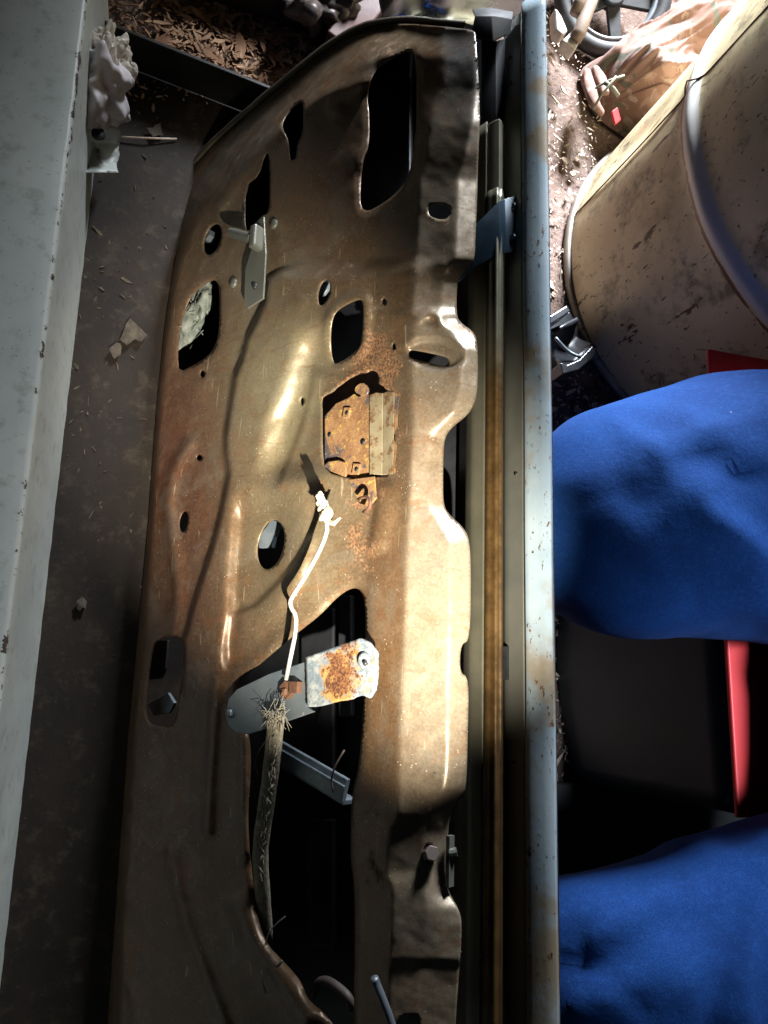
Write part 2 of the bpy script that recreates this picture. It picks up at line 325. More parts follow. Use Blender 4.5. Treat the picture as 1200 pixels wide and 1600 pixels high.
HOLES = {
 'upper': [(650, 78), (651, 200), (647, 214), (643, 260), (632, 288), (607, 313), (563, 337), (563, 283), (567, 248), (576, 230), (577, 183), (573, 143), (583, 112), (605, 95), (632, 80)],
 'key': [(470, 158), (474, 163), (473, 210), (465, 222), (462, 247), (456, 252), (452, 245), (451, 220), (440, 200), (442, 187), (457, 167)],
 'pin': [(420, 238), (422, 283), (420, 333), (407, 338), (392, 360), (382, 360), (383, 290), (404, 274), (413, 242)],
 'oval0': [(332+13*math.cos(a)+6*math.sin(a), 374-25*math.sin(a)) for a in np.linspace(0, 6.28, 13)[:-1]],
 'nest': [(330, 438), (338, 438), (343, 450), (343, 510), (337, 540), (323, 558), (307, 568), (279, 583), (277, 550), (280, 513), (293, 470), (310, 450)],
 'oval1': [(506+9*math.cos(a)+4*math.sin(a), 457-21*math.sin(a)) for a in np.linspace(0, 6.28, 13)[:-1]],
 'square': [(562, 466), (568, 473), (566, 530), (557, 550), (527, 569), (520, 567), (516, 540), (518, 500), (527, 483)],
 'slot0': [(668, 325), (676, 317), (696, 319), (705, 328), (702, 339), (692, 344), (676, 340), (669, 334)],
 'slot1': [(639, 549), (645, 546), (697, 557), (702, 563), (698, 571), (690, 572), (642, 560), (638, 555)],
 'dot0': [(600+4*math.cos(a), 471+6*math.sin(a)) for a in np.linspace(0, 6.28, 9)[:-1]],
 'oval2': [(287+7*math.cos(a)+2*math.sin(a), 815-17*math.sin(a)) for a in np.linspace(0, 6.28, 13)[:-1]],
 'oval3': [(423+21*math.cos(a)+6*math.sin(a), 851-39*math.sin(a)) for a in np.linspace(0, 6.28, 17)[:-1]],
 'rect': [(244, 995), (289, 994), (284, 1060), (277, 1105), (272, 1130), (262, 1136), (235, 1133), (227, 1120), (229, 1080), (235, 1030)],
 'dot1': [(316+4*math.cos(a), 584+6*math.sin(a)) for a in np.linspace(0, 6.28, 9)[:-1]],
 'dot2': [(311+5*math.cos(a), 715+5*math.sin(a)) for a in np.linspace(0, 6.28, 9)[:-1]],
 'dot3': [(615+3*math.cos(a), 541+6*math.sin(a)) for a in np.linspace(0, 6.28, 9)[:-1]],
 'dot4': [(472+3*math.cos(a), 627+7*math.sin(a)) for a in np.linspace(0, 6.28, 9)[:-1]],
 'big': [(553, 917), (566, 924), (571, 950), (571, 1010), (568, 1100), (561, 1200), (549, 1238), (547, 1345), (554, 1380), (554, 1500), (552, 1640), (545, 1640), (512, 1586), (480, 1562), (472, 1534), (444, 1503), (412, 1470), (398, 1410), (390, 1330), (387, 1270), (393, 1200), (391, 1150), (372, 1090), (372, 1062), (395, 1047), (420, 1026), (450, 1000), (470, 985), (500, 962), (530, 930)],
 'lock': [(503, 705), (503, 650), (502, 622), (509, 617), (520, 612), (526, 605), (534, 600), (545, 591), (556, 586), (563, 582), (572, 583), (579, 578), (589, 581), (592, 590), (591, 600), (599, 603), (603, 609), (612, 611), (616, 640), (614, 742), (580, 746), (545, 748), (507, 737)],
 'oval4': [(670+10*math.cos(a), 1334+17*math.sin(a)) for a in np.linspace(0, 6.28, 11)[:-1]],
 'notch': [(616, 1589), (650, 1585), (656, 1592), (656, 1640), (622, 1640)],
}
SM = {'lock': 1, 'square': 2, 'upper': 2, 'big': 2, 'nest': 1, 'rect': 1, 'key': 1, 'pin': 1, 'notch': 1}
HOLES = {k: smooth_path(v, SM.get(k, 2 if 'dot' not in k else 1), True) for k, v in HOLES.items()}
RIMs = smooth_path(RIM, 2); LEFTs = smooth_path(LEFT, 2)
OUT = np.vstack([LEFTs, RIMs])

def in_poly(x, y, poly):
    ins = np.zeros(np.shape(x), bool); px, py = poly[:, 0], poly[:, 1]; j = len(poly)-1
    for i in range(len(poly)):
        c = (py[i] > y) != (py[j] > y)
        if py[i] != py[j]: ins ^= c & (x < (px[j]-px[i])*(y-py[i])/(py[j]-py[i])+px[i])
        j = i
    return ins
def dist_poly(x, y, pts, closed=False):
    pts = np.asarray(pts, float); d = np.full(np.shape(x), 1e9); n = len(pts)
    for i in range(n if closed else n-1):
        a = pts[i]; b = pts[(i+1) % n]; e = b-a; L = e@e+1e-9
        t = np.clip(((x-a[0])*e[0]+(y-a[1])*e[1])/L, 0, 1); d = np.minimum(d, (x-a[0]-t*e[0])**2+(y-a[1]-t*e[1])**2)
    return np.sqrt(d)
ss = lambda x, a, b: (lambda t: t*t*(3-2*t))(np.clip((x-a)/(b-a), 0, 1))

ST = 2.0
RX = np.arange(140, 770, ST); RY = np.arange(16, 1660, ST); GX, GY = np.meshgrid(RX, RY)
def blur(a, s):
    k = np.exp(-.5*(np.arange(-int(3*s)-1, int(3*s)+2)/s)**2); k /= k.sum(); r = len(k)//2
    a = np.pad(a, ((r, r), (r, r)), mode='edge'); a = np.apply_along_axis(lambda m: np.convolve(m, k, 'valid'), 0, a); return np.apply_along_axis(lambda m: np.convolve(m, k, 'valid'), 1, a)
def height():
    x, y = GX, GY; H = np.zeros_like(x)
    rimx = np.interp(y, np.array(RIM)[:, 1], np.array(RIM)[:, 0]); c1 = np.interp(y, C1[:, 0], C1[:, 1]); c2 = np.interp(y, C2[:, 0], C2[:, 1])
    h1 = np.interp(y, [30, 138, 150, 178, 195, 228, 262, 480, 492, 512, 520, 1272, 1292, 1362, 1378, 1498, 1510, 1640], [.0085, .0085, .0095, .0122, .0135, .0138, .0128, .013, .0165, .016, .0155, .017, .0130, .0130, .0150, .0155, .0132, .0132])
    drop = np.interp(y, [30, 120, 190, 260, 480, 1270, 1295, 1365, 1380, 1640], [.004, .005, .009, .012, .013, .015, .011, .011, .012, .011])
    rib = np.where(x > c1, h1-drop-(x-c1)/np.maximum(rimx-c1, 8)*.019*np.clip((rimx-c1)/28, .2, 1.15), np.where(x > c2, h1-drop*(x-c2)/np.maximum(c1-c2, 8), h1*(1-(c2-x)/62)))
    H = np.where(x > c2-62, np.where(x > c2, rib, np.maximum(rib, 0)), 0)
    # border falling to the hem
    dl = dist_poly(x, y, LEFT); wl = np.interp(y, [30, 260, 330, 420, 520, 1640], [52, 58, 46, 22, 16, 18])
    H -= .034*(1-ss(dl, wl*.12, wl))*(1-ss(x, 600, 735)*.85)
    # raised centre with its crisp left edge
    L1 = np.array([(470, 408), (440, 425), (418, 440), (414, 470), (400, 500), (385, 530), (380, 555), (366, 590), (360, 630), (352, 680), (352, 705), (357, 740), (345, 800), (330, 860), (310, 920), (295, 970), (287, 1000)], float)
    fx = np.interp(y, L1[:, 1], L1[:, 0]); sd = x-fx
    H += .014*ss(sd, -2.5, 2.5)*(1-ss(sd, 120, 260))*ss(y, 400, 440)*(1-ss(y, 1000, 1120))
    def bead(pts, amp, sig): return amp*np.exp(-.5*(dist_poly(x, y, smooth_path(pts, 2))/sig)**2)
    def flank(pts, amp, wd, r0, r1):              # pressed flank: surface falls away to the right of the line
        q = np.array(pts, float); s_ = x-np.interp(y, q[:, 1], q[:, 0])
        return -amp*ss(s_, -wd, wd)*(1-ss(s_, r0, r1))*ss(y, q[0, 1]-5, q[0, 1]+60)*(1-ss(y, q[-1, 1]-50, q[-1, 1]+5))
    H += flank([(478, 500), (470, 560), (452, 610), (434, 655), (422, 700), (412, 765)], .020, 24, 45, 120)
    H += flank([(372, 755), (367, 840), (362, 900), (360, 960), (352, 1010), (352, 1075)], .014, 12, 30, 110)
    H += bead([(295, 695), (270, 735), (262, 780), (270, 850), (279, 920), (272, 985)], .006, 7)
    H += bead([(338, 1065), (330, 1180), (324, 1300)], .005, 6) + bead([(380, 1150), (382, 1240), (384, 1330)], .006, 8)
    H += bead([(268, 1330), (285, 1430), (320, 1520), (350, 1600)], .004, 7) + bead([(205, 1540), (215, 1620)], .003, 6)
    H += bead([(376, 1420), (400, 1480), (440, 1530), (480, 1590)], .010, 14)
    H += bead([(600, 118), (540, 138), (480, 160), (430, 205), (380, 262), (345, 320)], .006, 9)
    H += bead([(655, 500), (668, 487), (684, 492), (690, 508)], .004, 5)
    # crisp steps, right or lower side higher
    def step(pts, amp, reach):
        q = np.array(pts, float); f = np.interp(y, q[:, 1], q[:, 0]); s = x-f
        return amp*ss(s, -2.2, 2.2)*(1-ss(s, reach*.3, reach))*ss(y, q[0, 1]-2, q[0, 1]+22)*(1-ss(y, q[-1, 1]-22, q[-1, 1]+2))
    H += step([(488, 570), (486, 610), (476, 650), (460, 695), (445, 735), (430, 768)], .0055, 90)
    H += step([(590, 745), (588, 790), (582, 830), (572, 868)], .0055, 40)
    f2 = np.interp(x, [358, 400, 430, 460, 482], [962, 945, 915, 880, 838]); s2 = y-f2
    H += .0058*ss(s2, -3, 3)*(1-ss(s2, 25, 70))*ss(x, 355, 385)*(1-ss(x, 470, 500))
    # pod for the oval slot, pressed lips and dimples
    e = ((x-680)/47)**2+((y-553+(x-680)*-.10)/25)**2; H -= .0075*(1-ss(e, .62, 1.08))
    dq = dist_poly(x, y, HOLES['square'], True); H += .0045*np.exp(-.5*((dq-6)/5)**2)
    for k, a, r in (('upper', -.004, 5), ('big', -.004, 4), ('nest', -.003, 4), ('oval3', -.0015, 4), ('oval1', -.001, 4)):
        H += a*np.exp(-(dist_poly(x, y, HOLES[k], True)/r)**2)
    for cx, cy, r, a in ((366, 442, 8, .002), (470, 470, 9, .002), (476, 585, 11, .0018), (380, 553, 7, .002), (430, 350, 9, .002), (545, 405, 8, -.001), (555, 300, 9, .001), (693, 415, 5, .001), (515, 680, 7, .002), (318, 600, 14, .002), (525, 170, 14, .0015), (560, 250, 16, .0015), (505, 300, 20, -.0015), (520, 380, 18, .0015), (645, 1130, 12, -.0006), (300, 640, 24, .002)):
        H += a*np.exp(-(((x-cx)**2+(y-cy)**2)/r**2)**1.5)
    H += .0009*sn(np.stack([x, y], -1)/300., 11, 4, 1.2)+.00022*sn(np.stack([x, y], -1)/60., 12, 3, 1.2)
    return blur(H, 1.25)
HM = height()
def samp(img, x, y):
    fx = np.clip((np.asarray(x)-RX[0])/ST, 0, len(RX)-1.001); fy = np.clip((np.asarray(y)-RY[0])/ST, 0, len(RY)-1.001)
    i = fx.astype(int); j = fy.astype(int); u = fx-i; v = fy-j
    return (img[j, i]*(1-u)+img[j, i+1]*u)*(1-v)+(img[j+1, i]*(1-u)+img[j+1, i+1]*u)*v
def HH(x, y): return float(samp(HM, [x], [y])[0])

def resample(poly, step, closed=True):
    p = np.asarray(poly, float); q = np.vstack([p, p[:1]]) if closed else p; L = np.r_[0, np.cumsum(np.linalg.norm(np.diff(q, axis=0), axis=1))]
    n = max(8, int(L[-1]/step)); s = np.linspace(0, L[-1], n+1)[:-1]; return np.stack([np.interp(s, L, q[:, 0]), np.interp(s, L, q[:, 1])], 1)
def build_panel():
    loops = [resample(OUT, 3.2)]+[resample(h, 2.6) for h in HOLES.values()]
    s = 4.0; gx, gy = np.meshgrid(np.arange(150, 760, s), np.arange(30, 1645, s*.87)); gx = gx+(np.arange(gx.shape[0]) % 2)[:, None]*s*.5
    g = np.stack([gx.ravel(), gy.ravel()], 1); keep = in_poly(g[:, 0], g[:, 1], OUT) & (dist_poly(g[:, 0], g[:, 1], loops[0][::2], True) > 2.)
    for h in loops[1:]:
        bb = (g[:, 0] > h[:, 0].min()-5) & (g[:, 0] < h[:, 0].max()+5) & (g[:, 1] > h[:, 1].min()-5) & (g[:, 1] < h[:, 1].max()+5); idx = np.where(bb & keep)[0]
        bad = in_poly(g[idx, 0], g[idx, 1], h) | (dist_poly(g[idx, 0], g[idx, 1], h, True) < 2.); keep[idx[bad]] = False
    pts = []; edges = []
    for L in loops:
        b = len(pts); pts += L.tolist(); edges += [(b+i, b+(i+1) % len(L)) for i in range(len(L))]
    pts += g[keep].tolist()
    vv, ee, ff, *_ = delaunay_2d_cdt([Vector(p) for p in pts], edges, [], 0, 1e-4)
    v2 = np.array([tuple(v) for v in vv]); ff = np.array([f for f in ff if len(f) == 3]); c = v2[ff].mean(1)
    ok = in_poly(c[:, 0], c[:, 1], loops[0])
    for h in loops[1:]: ok &= ~in_poly(c[:, 0], c[:, 1], h)
    ff = ff[ok]; h = samp(HM, v2[:, 0], v2[:, 1]); p3 = PP(v2[:, 0], v2[:, 1], h)
    a = p3[ff]; nn = np.cross(a[:, 1]-a[:, 0], a[:, 2]-a[:, 0]); flip = (nn@N) < 0; ff[flip] = ff[flip][:, ::-1]
    me = bpy.data.meshes.new('inner_panel'); me.from_pydata(p3.tolist(), [], ff.tolist())
    x, y = v2[:, 0], v2[:, 1]
    def bl(cx, cy, rx, ry): return np.exp(-(((x-cx)/rx)**2+((y-cy)/ry)**2))
    base = np.tile(np.array([.120, .080, .046]), (len(x), 1))
    def mixc(c, m): nonlocal base; base = base*(1-m[:, None])+np.array(c)*m[:, None]
    mixc((.058, .058, .055), np.clip(bl(370, 220, 150, 150)*1.2, 0, 1)*.85)         # bare grey steel, hinge corner
    mixc((.125, .052, .030), bl(505, 290, 75, 160)*.85)                             # red oxide strip
    mixc((.27, .245, .155), np.clip(bl(435, 640, 95, 210)*1.2, 0, 1))                             # olive primer in the centre
    mixc((.200, .165, .095), bl(400, 880, 90, 120)*.8)
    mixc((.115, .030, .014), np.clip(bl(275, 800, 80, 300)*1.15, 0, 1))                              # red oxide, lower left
    mixc((.056, .018, .010), np.clip(bl(290, 1250, 130, 300)*1.1, 0, 1))  # darker lower end: falloff into shade painted into the red oxide colour
    c2 = np.interp(y, C2[:, 0], C2[:, 1]); rib = ss(x, c2-14, c2+8)
    mixc((.24, .205, .155), rib*.95); mixc((.15, .175, .20), rib*bl(715, 90, 60, 90))
    mixc((.165, .085, .034), ss(x, c2-70, c2-40)*(1-rib)*ss(y, 640, 900)*.9)
    rust = .9*bl(570, 660, 60, 130)+.5*bl(600, 85, 50, 45)+.55*bl(560, 860, 50, 70)+.45*bl(585, 1330, 40, 160)+.5*bl(600, 560, 50, 50)+.3*bl(500, 300, 60, 110)+.35*bl(540, 420, 40, 60)+.35*bl(480, 1570, 60, 50)+.25*bl(590, 1100, 30, 120)+.12*bl(420, 550, 90, 110)
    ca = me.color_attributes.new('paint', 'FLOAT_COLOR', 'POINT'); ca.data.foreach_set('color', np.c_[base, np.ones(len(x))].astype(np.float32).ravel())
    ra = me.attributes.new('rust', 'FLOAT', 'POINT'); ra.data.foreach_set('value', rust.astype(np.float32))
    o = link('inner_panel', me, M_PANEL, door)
    m = o.modifiers.new('sheet', 'SOLIDIFY'); m.thickness = .0014; m.offset = -1
    return o
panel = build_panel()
tag(panel, 'stamped brown inner panel with holes and rust')

# straight pressings that run along the window slot: cross-sections taken at one station of the door
def uvn(px, py, n):
    p = np.array(P(px, py, n))-A0; return p@U, p@V, n
U0 = uvn(738, 1660, 0)[0]-.02; U1 = uvn(745, 48, 0)[0]
def run(name, prof, mat, u0=None, u1=None, th=.0014, nseg=60, parent=None, wob=.0):
    u0 = U0 if u0 is None else u0; u1 = U1 if u1 is None else u1
    pr = np.array([uvn(x, 900, n)[1:] if not isinstance(x, tuple) else x for x, n in prof]); pr = smooth_path(pr, 1)
    us = np.linspace(u0, u1, nseg); v = []
    for u in us:
        for a, b in pr: v.append(A0+U*u+V*a+N*(b+wob*math.sin(u*23+a*40)))
    k = len(pr); f = [(j*k+i, j*k+i+1, (j+1)*k+i+1, (j+1)*k+i) for j in range(nseg-1) for i in range(k-1)]
    me = bpy.data.meshes.new(name); me.from_pydata(v, [], f); o = link(name, me, mat, parent or door)
    m = o.modifiers.new('sheet', 'SOLIDIFY'); m.thickness = th; m.offset = 0; crisp(o, 50); return o
UT = uvn(835, 3, -.08)[0]
v_f = uvn(862, 900, -.078)[1]
# outer skin: flange top, then the skin itself running down behind the panel
skin = run('outer_skin', [(820, -.0735), (824, -.071), (842, -.0715), (860, -.074), (864, -.080), ((v_f-.02, -.10), 0), ((v_f-.10, -.125), 0), ((v_f-.30, -.135), 0), ((v_f-.50, -.125), 0), ((v_f-.60, -.112), 0)] if False else [(820, -.0735), (824, -.071), (842, -.0715), (860, -.074), (864, -.080)], M_FLANGE, u1=UT, wob=.0004)
skin.name = 'window_flange'; tag(skin, 'pale blue grey flange flecked with rust along the window slot')
def run_vn(name, vn, mat, u0, u1, nseg=40):
    us = np.linspace(u0, u1, nseg); pr = smooth_path(vn, 2); v = [A0+U*u+V*a+N*b for u in us for a, b in pr]; k = len(pr)
    f = [(j*k+i, j*k+i+1, (j+1)*k+i+1, (j+1)*k+i) for j in range(nseg-1) for i in range(k-1)]
    me = bpy.data.meshes.new(name); me.from_pydata(v, [], f); o = link(name, me, mat, door); m = o.modifiers.new('sheet', 'SOLIDIFY'); m.thickness = .0014; m.offset = 0; return o
run_vn('skin_turn', [(v_f+.0005, -.0815), (v_f-.02, -.100), (v_f-.06, -.1135)], M_INNER, U0, U1)
inface = run('skin_inner_face', [(787, -.090), (789, -.085), (792, -.0815), (816, -.0752), (819, -.0745)], M_GREENGREY, u1=uvn(808, 30, -.08)[0])
run('slot_reinforcement', [(716, -.095), (733, -.066), (738, -.063), (752, -.0615), (757, -.0605)], M_CHANNEL, u1=uvn(760, 190, -.06)[0])
run('slot_bead', [(757, -.0608), (759, -.0570), (762, -.0555), (766, -.0562), (770, -.0562), (774, -.0552), (777, -.0570), (779, -.0605), (784, -.062), (786, -.080)], M_BROWNBEAD, u1=uvn(770, 300, -.06)[0], nseg=80)
run('slot_reinforcement', [(757, -.0612), (768, -.060), (781, -.0612), (785, -.078)], M_CHANNEL, u0=uvn(770, 300, -.06)[0]+.001, u1=uvn(770, 190, -.06)[0])
# notch piece, bolt heads and holes on the slot face
bm = bmesh.new(); obox(bm, P(790, 1036, -.0795), UV_*.017, VV_*.0035, NV_*.0025); bevel(from_bm('notch_tab', bm, M_BLACK, door, False), .0004)
for x, y in ((806, 740), (803, 1190), (797, 90), (797, 130)):
    bm = bmesh.new(); c = P(x, y, -.0768); tube(bm, [c, c+NV_*.0006], .0022, 10); from_bm('drain_hole', bm, M_BLACK, door)
# folded blue bracket that bridges the slot
def ribbon(name, rows, mat, parent=door, th=.0016, sub=1):
    v = []; k = len(rows[0])
    for r in rows:
        for x, y, h in r: v.append(tuple(P(x, y, h)))
    f = [(j*k+i, j*k+i+1, (j+1)*k+i+1, (j+1)*k+i) for j in range(len(rows)-1) for i in range(k-1)]
    me = bpy.data.meshes.new(name); me.from_pydata(v, [], f); o = link(name, me, mat, parent); m = o.modifiers.new('sheet', 'SOLIDIFY'); m.thickness = th; m.offset = 0
    if sub:
        b = o.modifiers.new('round', 'BEVEL'); b.width = .002; b.segments = 3; b.limit_method = 'ANGLE'; b.angle_limit = math.radians(25)
    return o
ribbon('cross_bracket', [[(716, 442, -.040), (745, 380, -.042), (768, 372, -.045)][:1]+[(742, 418, -.045), (780, 398, -.060), (790, 396, -.070), (806, 394, -.078)], [(722, 405, -.034), (744, 350, -.040), (780, 314, -.052), (788, 311, -.064), (806, 306, -.077)]], M_BLUEBR)
for x, y in ((801, 322), (801, 371)):
    bm = bmesh.new(); c = P(x, y, -.0735); tube(bm, [c, c+NV_*.0016], [.0045, .0035], 12); crisp(from_bm('rivet', bm, M_BLUEBR, door))
# black rubber end seal at the hinge end of the slot
ribbon('rubber_seal', [[(735, 58, -.012), (770, 66, -.03), (796, 52, -.06)], [(742, 26, -.008), (768, 26, -.02), (800, 32, -.06)], [(738, 16, -.03), (765, 14, -.04), (802, 20, -.07)]], M_BLACK, th=.003)
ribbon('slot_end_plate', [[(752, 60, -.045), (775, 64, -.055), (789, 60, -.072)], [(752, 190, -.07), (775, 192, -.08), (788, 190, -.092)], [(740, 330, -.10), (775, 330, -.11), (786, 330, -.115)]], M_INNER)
# hem: folded skin edge running round the hinge end and along the bottom
HEM = resample(LEFTs, 9, False)
def hem_strip(name, offs, mat):
    d = np.gradient(HEM, axis=0); d /= np.linalg.norm(d, axis=1)[:, None]; nrm = np.stack([d[:, 1], -d[:, 0]], 1)   # outward (left / up)
    v = []
    for o_, h in offs:
        wob = .6*sn(HEM/70., 5, 3)
        q = HEM+nrm*(o_+wob[:, None]*(1 if o_ > 1 else 0)); v += PP(q[:, 0], q[:, 1], h+.0006*sn(HEM/40., 6, 3)).tolist()
    k = len(HEM); f = [(j*k+i, j*k+i+1, (j+1)*k+i+1, (j+1)*k+i) for j in range(len(offs)-1) for i in range(k-1)]
    me = bpy.data.meshes.new(name); me.from_pydata(v, [], f); return link(name, me, mat, door)
hem_strip('hem_flange', [(-4, -.033), (1, -.0325), (2, -.036), (5, -.036), (6, -.031), (10, -.0305), (12, -.034), (12.5, -.05), (10, -.115)], M_HEM)
def skin_sheet():
    d = np.gradient(HEM, axis=0); d /= np.linalg.norm(d, axis=1)[:, None]; q = HEM+np.stack([d[:, 1], -d[:, 0]], 1)*9.5; q = np.vstack([q, [(760, 46), (772, 1640)]])
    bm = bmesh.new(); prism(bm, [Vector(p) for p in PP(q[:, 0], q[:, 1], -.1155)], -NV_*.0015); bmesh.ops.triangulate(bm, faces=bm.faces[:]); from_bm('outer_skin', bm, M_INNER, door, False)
skin_sheet()
hem_strip('inside_return', [(-3, -.035), (-6, -.06), (-8, -.11)], M_INNER)

# ---- things screwed to the door
# door lock: raised rusty plate, beige cover, tabs, weld nuts
lock = plate('lock_plate', [(507, 650), (525, 630), (543, 622), (553, 615), (560, 620), (566, 617), (600, 613), (598, 640), (582, 640), (577, 745), (556, 748), (530, 742), (507, 735)], .002, .003, M_LOCK, door)
plate('lock_recess', [(490, 740), (490, 612), (545, 575), (600, 568), (640, 600), (640, 760), (500, 760)], -.026, .003, M_RUST, door)
bm = bmesh.new()
q = [(577, 615), (597, 613), (616, 611), (614, 741), (590, 741), (577, 743)]
prism(bm, [P(577, 617, .0045), P(587, 613, .0050), P(598, 614, .0052), P(597, 742, .0052), P(585, 741, .0048), P(577, 744, .0045)], -NV_*.002)
prism(bm, [P(598.3, 614, .0052), P(606, 611, .0075), P(616, 612, .0095), P(615, 690, .0095), P(614, 741, .0095), P(597.3, 742, .0052)], -NV_*.002)
bevel(from_bm('lock_cover', bm, M_BEIGE, door, False), .0008)
bm = bmesh.new(); prism(bm, [P(616.5, 612, .0095), P(624, 616, .0105), P(621, 660, .0105), P(624, 700, .0105), P(619, 738, .0105), P(614.5, 741, .0095)], -NV_*.002); bevel(from_bm('lock_flange', bm, M_PANEL if False else M_LOCK, door, False), .0006)
for (x, y) in ((542, 645), (557, 733)):
    bm = bmesh.new(); obox(bm, P(x, y, .0032), UV_*.0062+VV_*.001, VV_*.0052-UV_*.001, NV_*.0014); nu = from_bm('weld_nut', bm, M_LOCK, lock, False); bevel(nu, .0006)
    bm = bmesh.new(); c = P(x, y, .0046); tube(bm, [c, c+NV_*.0006], .0026, 10); from_bm('thread_hole', bm, M_BLACK, nu)
for x, y, r in ((567, 690, .0036), (515, 679, .003)):
    bm = bmesh.new(); c = P(x, y, .0022); tube(bm, [c, c+NV_*.0006], r, 12); from_bm('bolt_hole', bm, M_BLACK, lock)
plate('lock_tab', [(505, 722), (536, 718), (541, 733), (538, 760), (530, 772), (514, 766), (506, 748)], .0075, .003, M_RUST if False else M_LOCK, door, sm=1)
plate('lock_lug', [(553, 612), (556, 602), (566, 597), (574, 603), (575, 614), (566, 619)], .004, .003, M_LOCK, door, sm=1)
bm = bmesh.new(); tube(bm, [P(*q) for q in smooth_path([(560, 780, .016), (572, 775, .022), (580, 782, .024), (577, 795, .022), (568, 800, .016)], 2)], .0018, 8); from_bm('spring_hook', bm, M_RUST, door)
plate('latch_web', [(545, 749), (585, 744), (588, 778), (576, 792), (562, 786), (552, 768)], .008, .002, M_LOCK, door)

# lock rod with its crumbling clip
rod_px = smooth_path([(503, 790, .044), (513, 822, .042), (505, 850, .040), (482, 893, .038), (458, 930, .036), (453, 940, .036), (455, 950, .034), (463, 962, .032), (462, 988, .030), (455, 1022, .026), (447, 1062, .022)], 1)
bm = bmesh.new(); tube(bm, [P(*q) for q in rod_px], .0024, 10); rod = from_bm('lock_rod', bm, M_WIRE, door)
def lump(bm, c, ax, ay, az, seed, amp=.3, sub=3):
    r = bmesh.ops.create_icosphere(bm, subdivisions=sub, radius=1.); c = Vector(c)
    for v in r['verts']:
        p = v.co.copy(); n = noise.noise(p*1.6+Vector((seed, 0, 0)))*amp+noise.noise(p*4.+Vector((seed, 3, 0)))*amp*.4
        q = p*(1+n); v.co = c+Vector(ax)*q.x+Vector(ay)*q.y+Vector(az)*q.z
bm = bmesh.new()
lump(bm, P(500, 776, .046), UV_*.0055, VV_*.0036, NV_*.005, 1, .5); lump(bm, P(504, 790, .044), UV_*.009, VV_*.0062, NV_*.006, 2, .7); lump(bm, P(511, 806, .043), UV_*.010, VV_*.0062, NV_*.006, 3, .7)
tube(bm, [P(510, 815, .043), P(522, 818, .044), P(532, 809, .046)], [.003, .0026, .0008], 6); from_bm('rod_clip', bm, M_CLIP, rod)

# window regulator arm: grey plate riveted to a corroded one
arm = plate('regulator_arm', [(352, 1115), (357, 1092), (370, 1077), (420, 1053), (476, 1034), (480, 1038), (479, 1104), (491, 1112), (410, 1140), (388, 1147), (368, 1145), (356, 1133)], .016, .003, M_ZINC, door)
tag(arm, 'dull grey flat arm crossing the big hole')
def corroded():
    poly = resample([(477, 1027), (520, 1012), (563, 997), (577, 1003), (589, 1018), (589, 1056), (586, 1078), (578, 1091), (565, 1086), (550, 1092), (520, 1098), (497, 1104), (479, 1105)], 5)
    poly = poly+.45*np.stack([sn(poly/9., 21, 2), sn(poly/9., 22, 2)], 1)
    g = np.stack(np.meshgrid(np.arange(478, 590, 4.), np.arange(996, 1108, 4.)), -1).reshape(-1, 2); g = g[in_poly(g[:, 0], g[:, 1], poly) & (dist_poly(g[:, 0], g[:, 1], poly, True) > 2)]
    vv, ee, ff, *_ = delaunay_2d_cdt([Vector(p) for p in np.vstack([poly, g])], [(i, (i+1) % len(poly)) for i in range(len(poly))], [], 1, 1e-4)
    v2 = np.array([tuple(v) for v in vv]); ff = [f for f in ff if in_poly(np.array([v2[list(f), 0].mean()]), np.array([v2[list(f), 1].mean()]), poly)[0]]
    h = .020+.00025*sn(v2/14., 23, 3); me = bpy.data.meshes.new('corroded_plate'); me.from_pydata(PP(v2[:, 0], v2[:, 1], h).tolist(), [], [tuple(f) for f in ff])
    r = .12+.78*np.exp(-(((v2[:, 0]-530)/30)**2+((v2[:, 1]-1055)/46)**2))+.4*np.exp(-(((v2[:, 0]-548)/16)**2+((v2[:, 1]-1008)/14)**2)); a = me.attributes.new('rust', 'FLOAT', 'POINT'); a.data.foreach_set('value', r.astype(np.float32))
    bm = bmesh.new(); bm.from_mesh(me); bmesh.ops.recalc_face_normals(bm, faces=bm.faces); bm.faces.ensure_lookup_table()
    if bm.faces[0].normal.dot(NV_) < 0: bmesh.ops.reverse_faces(bm, faces=bm.faces)
    bm.to_mesh(me); bm.free(); o = link('corroded_plate', me, M_CORR, arm); m = o.modifiers.new('sheet', 'SOLIDIFY'); m.thickness = .003; m.offset = -1
    tag(o, 'plate crusted white and orange with corrosion'); return o
cor = corroded()
bm = bmesh.new(); c = P(569, 1032, .0205); tube(bm, [c, c+NV_*.0022, c+NV_*.0028], [.0085, .0075, .005], 16); ri = from_bm('rivet', bm, M_CORR, arm)
bm = bmesh.new(); tube(bm, [P(571, 1036, .0234), P(571, 1036, .0242)], .003, 10); from_bm('rivet_hole', bm, M_BLACK, cor)
bm = bmesh.new(); c = P(360, 1115, .0165); tube(bm, [c, c+NV_*.003, c+NV_*.0042], [.0052, .005, .003], 14); from_bm('rivet', bm, M_ZINC, arm)
bm = bmesh.new(); c = P(452, 1078, .0165)
tube(bm, [c, c+NV_*.006], .010, 6); obox(bm, P(462, 1074, .021), UV_*.006, VV_*.006, NV_*.004); lump(bm, P(445, 1083, .021), UV_*.006, VV_*.006, NV_*.005, 8, .6, 2); from_bm('rusted_nut', bm, M_RUST, arm, False)

